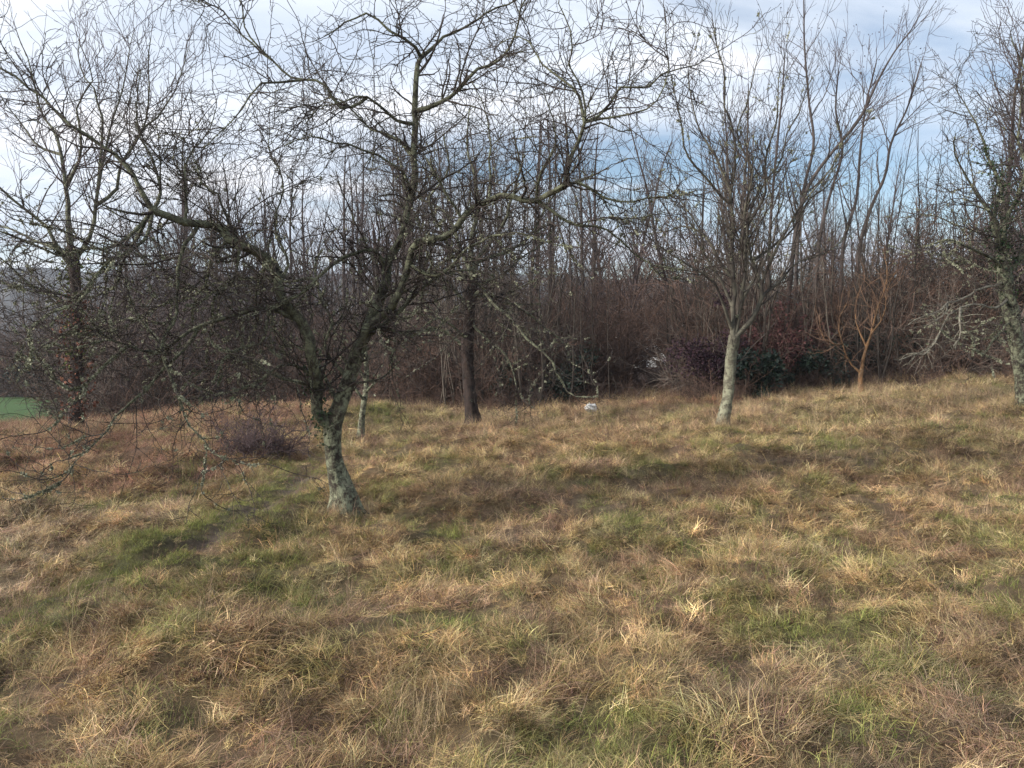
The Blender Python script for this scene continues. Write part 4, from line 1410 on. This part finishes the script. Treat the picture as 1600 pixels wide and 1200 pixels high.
def scatter(name, x, y, col, ncol, tint, scl, tilt, az, label, sink=0.0):
    """one stuff object: points carrying tint / rotation / scale, tufts instanced by geometry nodes"""
    n = len(x)
    z = hgt(x, y) - sink
    me = bpy.data.meshes.new(name)
    me.vertices.add(n)
    me.vertices.foreach_set('co', np.stack([x, y, z], 1).astype(np.float32).ravel())
    rot = np.stack([tilt * rng.normal(size=n) * 0.7, tilt * rng.normal(size=n) * 0.7, az + rng.normal(size=n) * 0.6], 1)

    def at(nm, ty, dat, key):
        a = me.attributes.new(nm, ty, 'POINT')
        a.data.foreach_set(key, np.ascontiguousarray(dat).ravel())
    at('tint', 'FLOAT_COLOR', np.c_[tint, np.ones(n)].astype(np.float32), 'color')
    at('rot', 'FLOAT_VECTOR', rot.astype(np.float32), 'vector')
    at('scl', 'FLOAT_VECTOR', scl.astype(np.float32), 'vector')
    at('pid', 'INT', rng.integers(0, ncol, n).astype(np.int32), 'value')
    o = put(name, me, None, kind='stuff', label=label)
    g = bpy.data.node_groups.new(name, 'GeometryNodeTree')
    g.interface.new_socket('Geometry', in_out='INPUT', socket_type='NodeSocketGeometry')
    g.interface.new_socket('Geometry', in_out='OUTPUT', socket_type='NodeSocketGeometry')
    gi = g.nodes.new('NodeGroupInput'); go = g.nodes.new('NodeGroupOutput')
    ci = g.nodes.new('GeometryNodeCollectionInfo'); ci.inputs['Collection'].default_value = col
    ci.inputs['Separate Children'].default_value = True; ci.inputs['Reset Children'].default_value = True
    ip = g.nodes.new('GeometryNodeInstanceOnPoints'); ip.inputs['Pick Instance'].default_value = True
    L = g.links.new

    def na(nm, ty):
        k = g.nodes.new('GeometryNodeInputNamedAttribute'); k.data_type = ty; k.inputs['Name'].default_value = nm
        return [s for s in k.outputs if s.enabled and s.name == 'Attribute'][0]
    e2r = g.nodes.new('FunctionNodeEulerToRotation')
    L(na('rot', 'FLOAT_VECTOR'), e2r.inputs[0]); L(e2r.outputs[0], ip.inputs['Rotation'])
    L(na('scl', 'FLOAT_VECTOR'), ip.inputs['Scale'])
    L(na('pid', 'INT'), ip.inputs['Instance Index'])
    L(gi.outputs[0], ip.inputs['Points']); L(ci.outputs[0], ip.inputs['Instance']); L(ip.outputs[0], go.inputs[0])
    md = o.modifiers.new('scatter', 'NODES'); md.node_group = g
    return o


def pts(n, y0, y1, pw=0.0, margin=2.5):
    """points over the visible wedge; density falls with distance as Y**-pw"""
    out = []
    while sum(len(a) for a in out) < n:
        y = y0 + (y1 - y0) * rng.random(n * 4)
        half = 0.68 * y + margin
        keep = rng.random(len(y)) < (half / (0.68 * y1 + margin)) * (y / y0) ** -pw
        y = y[keep]
        x = (rng.random(len(y)) * 2 - 1) * (0.68 * y + margin)
        out.append(np.stack([x, y], 1))
    p = np.concatenate(out)[:n]
    return p[:, 0], p[:, 1]


def bare_mask(x, y, wdt=0.14):
    return rng.random(len(x)) > np.exp(-((x - path_x(y)) / wdt) ** 2) * 0.9 * (y < 11)


matted = clump_meshes('matted_tuft', [dict(n=30, L=(0.08, 0.25), wdt=0.0042, lean=(0.5, 1.5), curl=(0.4, 2.0), spread=0.05, comb=0.9),
                                     dict(n=4, L=(0.08, 0.2), wdt=0.0034, lean=(0.1, 0.7), curl=(0.3, 1.5), spread=0.05)], 7)
turf = clump_meshes('turf_tuft', [dict(n=30, L=(0.05, 0.15), wdt=0.0040, lean=(0.1, 1.2), curl=(0.2, 1.3), spread=0.05, segs=3)], 5)
fine = clump_meshes('fine_stems', [dict(n=16, L=(0.12, 0.36), wdt=0.0022, lean=(0.2, 1.3), curl=(-0.3, 0.9), spread=0.07, segs=3)], 6)
plume = clump_meshes('plume_tuft', [dict(n=14, L=(0.25, 0.50), wdt=0.0032, lean=(0.02, 0.45), curl=(0.1, 1.1), spread=0.05),
                                    dict(n=12, L=(0.12, 0.3), wdt=0.0042, lean=(0.4, 1.3), curl=(0.5, 1.6), spread=0.06)], 6)
tussock = clump_meshes('arching_tussock', [dict(n=60, L=(0.22, 0.42), wdt=0.0052, lean=(0.2, 1.0), curl=(1.0, 2.0), spread=0.035, segs=5)], 4)


def do_grass():
    # matted dry grass everywhere, small tufts close by
    x, y = pts(150000, 1.6, 23.5, 0.85)
    k = bare_mask(x, y, 0.30); x, y = x[k], y[k]
    h = NC.fbm(x * 3.6, y * 3.6, 3)                 # holes and cushions
    k = rng.random(len(x)) < sstep(-0.30, 0.12, h) * 0.75 + 0.25
    x, y, h = x[k], y[k], h[k]
    c = zones(x, y)
    q = rng.random((len(x), 1))
    c = np.where(q < 0.20, np.array([0.12, 0.078, 0.05]), c)
    c = np.where(q > 0.88, np.array([0.56, 0.42, 0.22]), c)
    c = c * (0.6 + 0.9 * rng.random((len(x), 1))) * (1 + 0.8 * NA.fbm(x * 6.5, y * 6.5, 2))[:, None].clip(0.35, 1.6) * (1 + rng.normal(size=(len(x), 3)) * 0.05)
    s = (0.40 + 0.45 * rng.random(len(x))) * (1 + 0.9 * h) * np.interp(y, [2, 6, 12, 23], [0.72, 0.85, 1.15, 1.6])
    trk = np.exp(-((x - path_x(y)) / 0.5) ** 2) * (y < 12)
    s = s * (1 - 0.6 * trk)
    az = -0.6 + 6.283 * NE.fbm(x * 1.3, y * 1.3, 2) * 1.6
    scl = np.stack([s, s, s * (0.40 + 0.6 * rng.random(len(x)))], 1)
    scatter('dry_grass', x, y, matted, 7, c, scl, 0.35 + 0.35 * rng.random(len(x)), az, 'matted dry straw coloured grass covering the meadow')
    # green turf underneath, thicker where the cover is green
    x, y = pts(60000, 1.6, 22, 0.7)
    k = bare_mask(x, y, 0.15); x, y = x[k], y[k]
    n2 = 1.15 * NC.fbm(x * 2.2 + 9, y * 1.7, 4)
    trk = np.exp(-((x - path_x(y) + 0.2) / 0.6) ** 2) * (y < 12)
    k = rng.random(len(x)) < np.clip(0.08 + 0.95 * (-n2) + trk, 0.03, 1)
    x, y = x[k], y[k]
    g = np.array([0.165, 0.18, 0.05]) * (0.6 + 0.8 * rng.random((len(x), 1)))
    mix_ = (rng.random((len(x), 1)) < 0.35)
    g = np.where(mix_, np.array([0.24, 0.24, 0.08]), g)
    trk = np.exp(-((x - path_x(y)) / 0.4) ** 2) * (y < 12)
    s = (0.40 + 0.55 * rng.random(len(x))) * (0.75 + 0.04 * y) * (1 - 0.35 * trk)
    scatter('green_grass', x, y, turf, 5, g, np.stack([s, s, s], 1), 0.2 * rng.random(len(x)), rng.random(len(x)) * 6.28, 'short green turf growing between the dry grass')
    # red brown fine dead stems
    x, y = pts(34000, 1.6, 22.5, 0.7)
    k = bare_mask(x, y, 0.2); x, y = x[k], y[k]
    n2 = 1.15 * NC.fbm(x * 2.2 + 9, y * 1.7, 4)
    bank = sstep(-3.4, -4.6, x) * sstep(8.8, 10.5, y)
    k = rng.random(len(x)) < np.clip(0.12 + 1.1 * n2 + 0.45 * bank, 0.04, 1)
    x, y, bank = x[k], y[k], bank[k]
    c = np.array([0.25, 0.155, 0.105]) * (0.4 + 1.2 * rng.random((len(x), 1)))
    c = c * (1 - bank[:, None] * 0.5) + np.array([0.28, 0.12, 0.08]) * bank[:, None] * 0.5
    s = (0.4 + 0.45 * rng.random(len(x))) * (0.85 + 0.06 * y)
    scatter('dead_stems', x, y, fine, 6, c, np.stack([s, s, s * 0.8], 1), 0.7 * rng.random(len(x)), 6.28 * NE.fbm(x * 0.6, y * 0.6, 2), 'tangled reddish brown dead stems in the meadow')
    # pale plumes standing up
    x, y = pts(5200, 2.6, 22.5, 0.0)
    n4 = NE.fbm(x * 0.6 + 3, y * 0.5, 3)
    crest = sstep(11, 15, y)
    k = (rng.random(len(x)) < np.clip(0.12 + 1.2 * n4 + 0.45 * crest, 0.0, 1)) & (np.abs(x - path_x(y)) > 0.35)
    x, y = x[k], y[k]
    feet = [(base1[0], Y1, 0.30), (col_x(740, Y2), Y2, 0.4), (col_x(1128, Y3), Y3, 0.4), (b4[0], Y4, 0.4), (col_x(118, Y5), Y5, 0.5), (col_x(1346, Y6), Y6, 0.3)]
    for fx, fy, fr in feet:
        a_ = rng.random(34) * 6.283
        r_ = fr * (0.45 + 0.6 * rng.random(34))
        x = np.r_[x, fx + np.cos(a_) * r_]; y = np.r_[y, fy + np.sin(a_) * r_]
    gx, gy, _ = ground_at(655, 1120)
    x = np.r_[x, gx + rng.normal(size=40) * 0.10]; y = np.r_[y, gy + rng.normal(size=40) * 0.10]
    c = np.array([0.47, 0.345, 0.205]) * (0.6 + 0.6 * rng.random((len(x), 1)))
    s = (0.4 + 0.5 * rng.random(len(x))) * np.interp(y, [3, 9, 16], [0.6, 0.8, 1.1])
    scatter('standing_grass', x, y, plume, 6, c, np.stack([s, s, s], 1), 0.35 * rng.random(len(x)), 6.28 * NE.fbm(x * 0.5, y * 0.5, 2), 'pale dead grass still standing along the crest')
    # arching tussocks
    x, y = pts(480, 2.4, 17, 0.6)
    k = np.abs(x - path_x(y)) > 0.5
    x, y = x[k], y[k]
    for (u, v) in [(400, 1110), (385, 1100), (1490, 1060), (1460, 1050), (1520, 1045), (1340, 1110), (1370, 1130), (500, 985), (480, 990), (900, 1000), (915, 985), (950, 900), (290, 930), (250, 850), (960, 1090), (1590, 1080)]:
        g_ = ground_at(u, v)
        x = np.r_[x, g_[0]]; y = np.r_[y, g_[1]]
    c = zones(x, y) * 0.55 + np.array([0.40, 0.30, 0.12]) * 0.3
    s = 0.35 + 0.4 * rng.random(len(x))
    s[-16:] = 0.62
    scatter('grass_tussocks', x, y, tussock, 4, c, np.stack([s, s, s * 0.8], 1), 0.5 * rng.random(len(x)), 6.28 * NE.fbm(x * 0.5, y * 0.5, 2), 'arching straw tussocks scattered over the meadow')


do_grass()
print('TRIS', sum(len(m.loops) - 2 * len(m.polygons) for m in bpy.data.meshes))
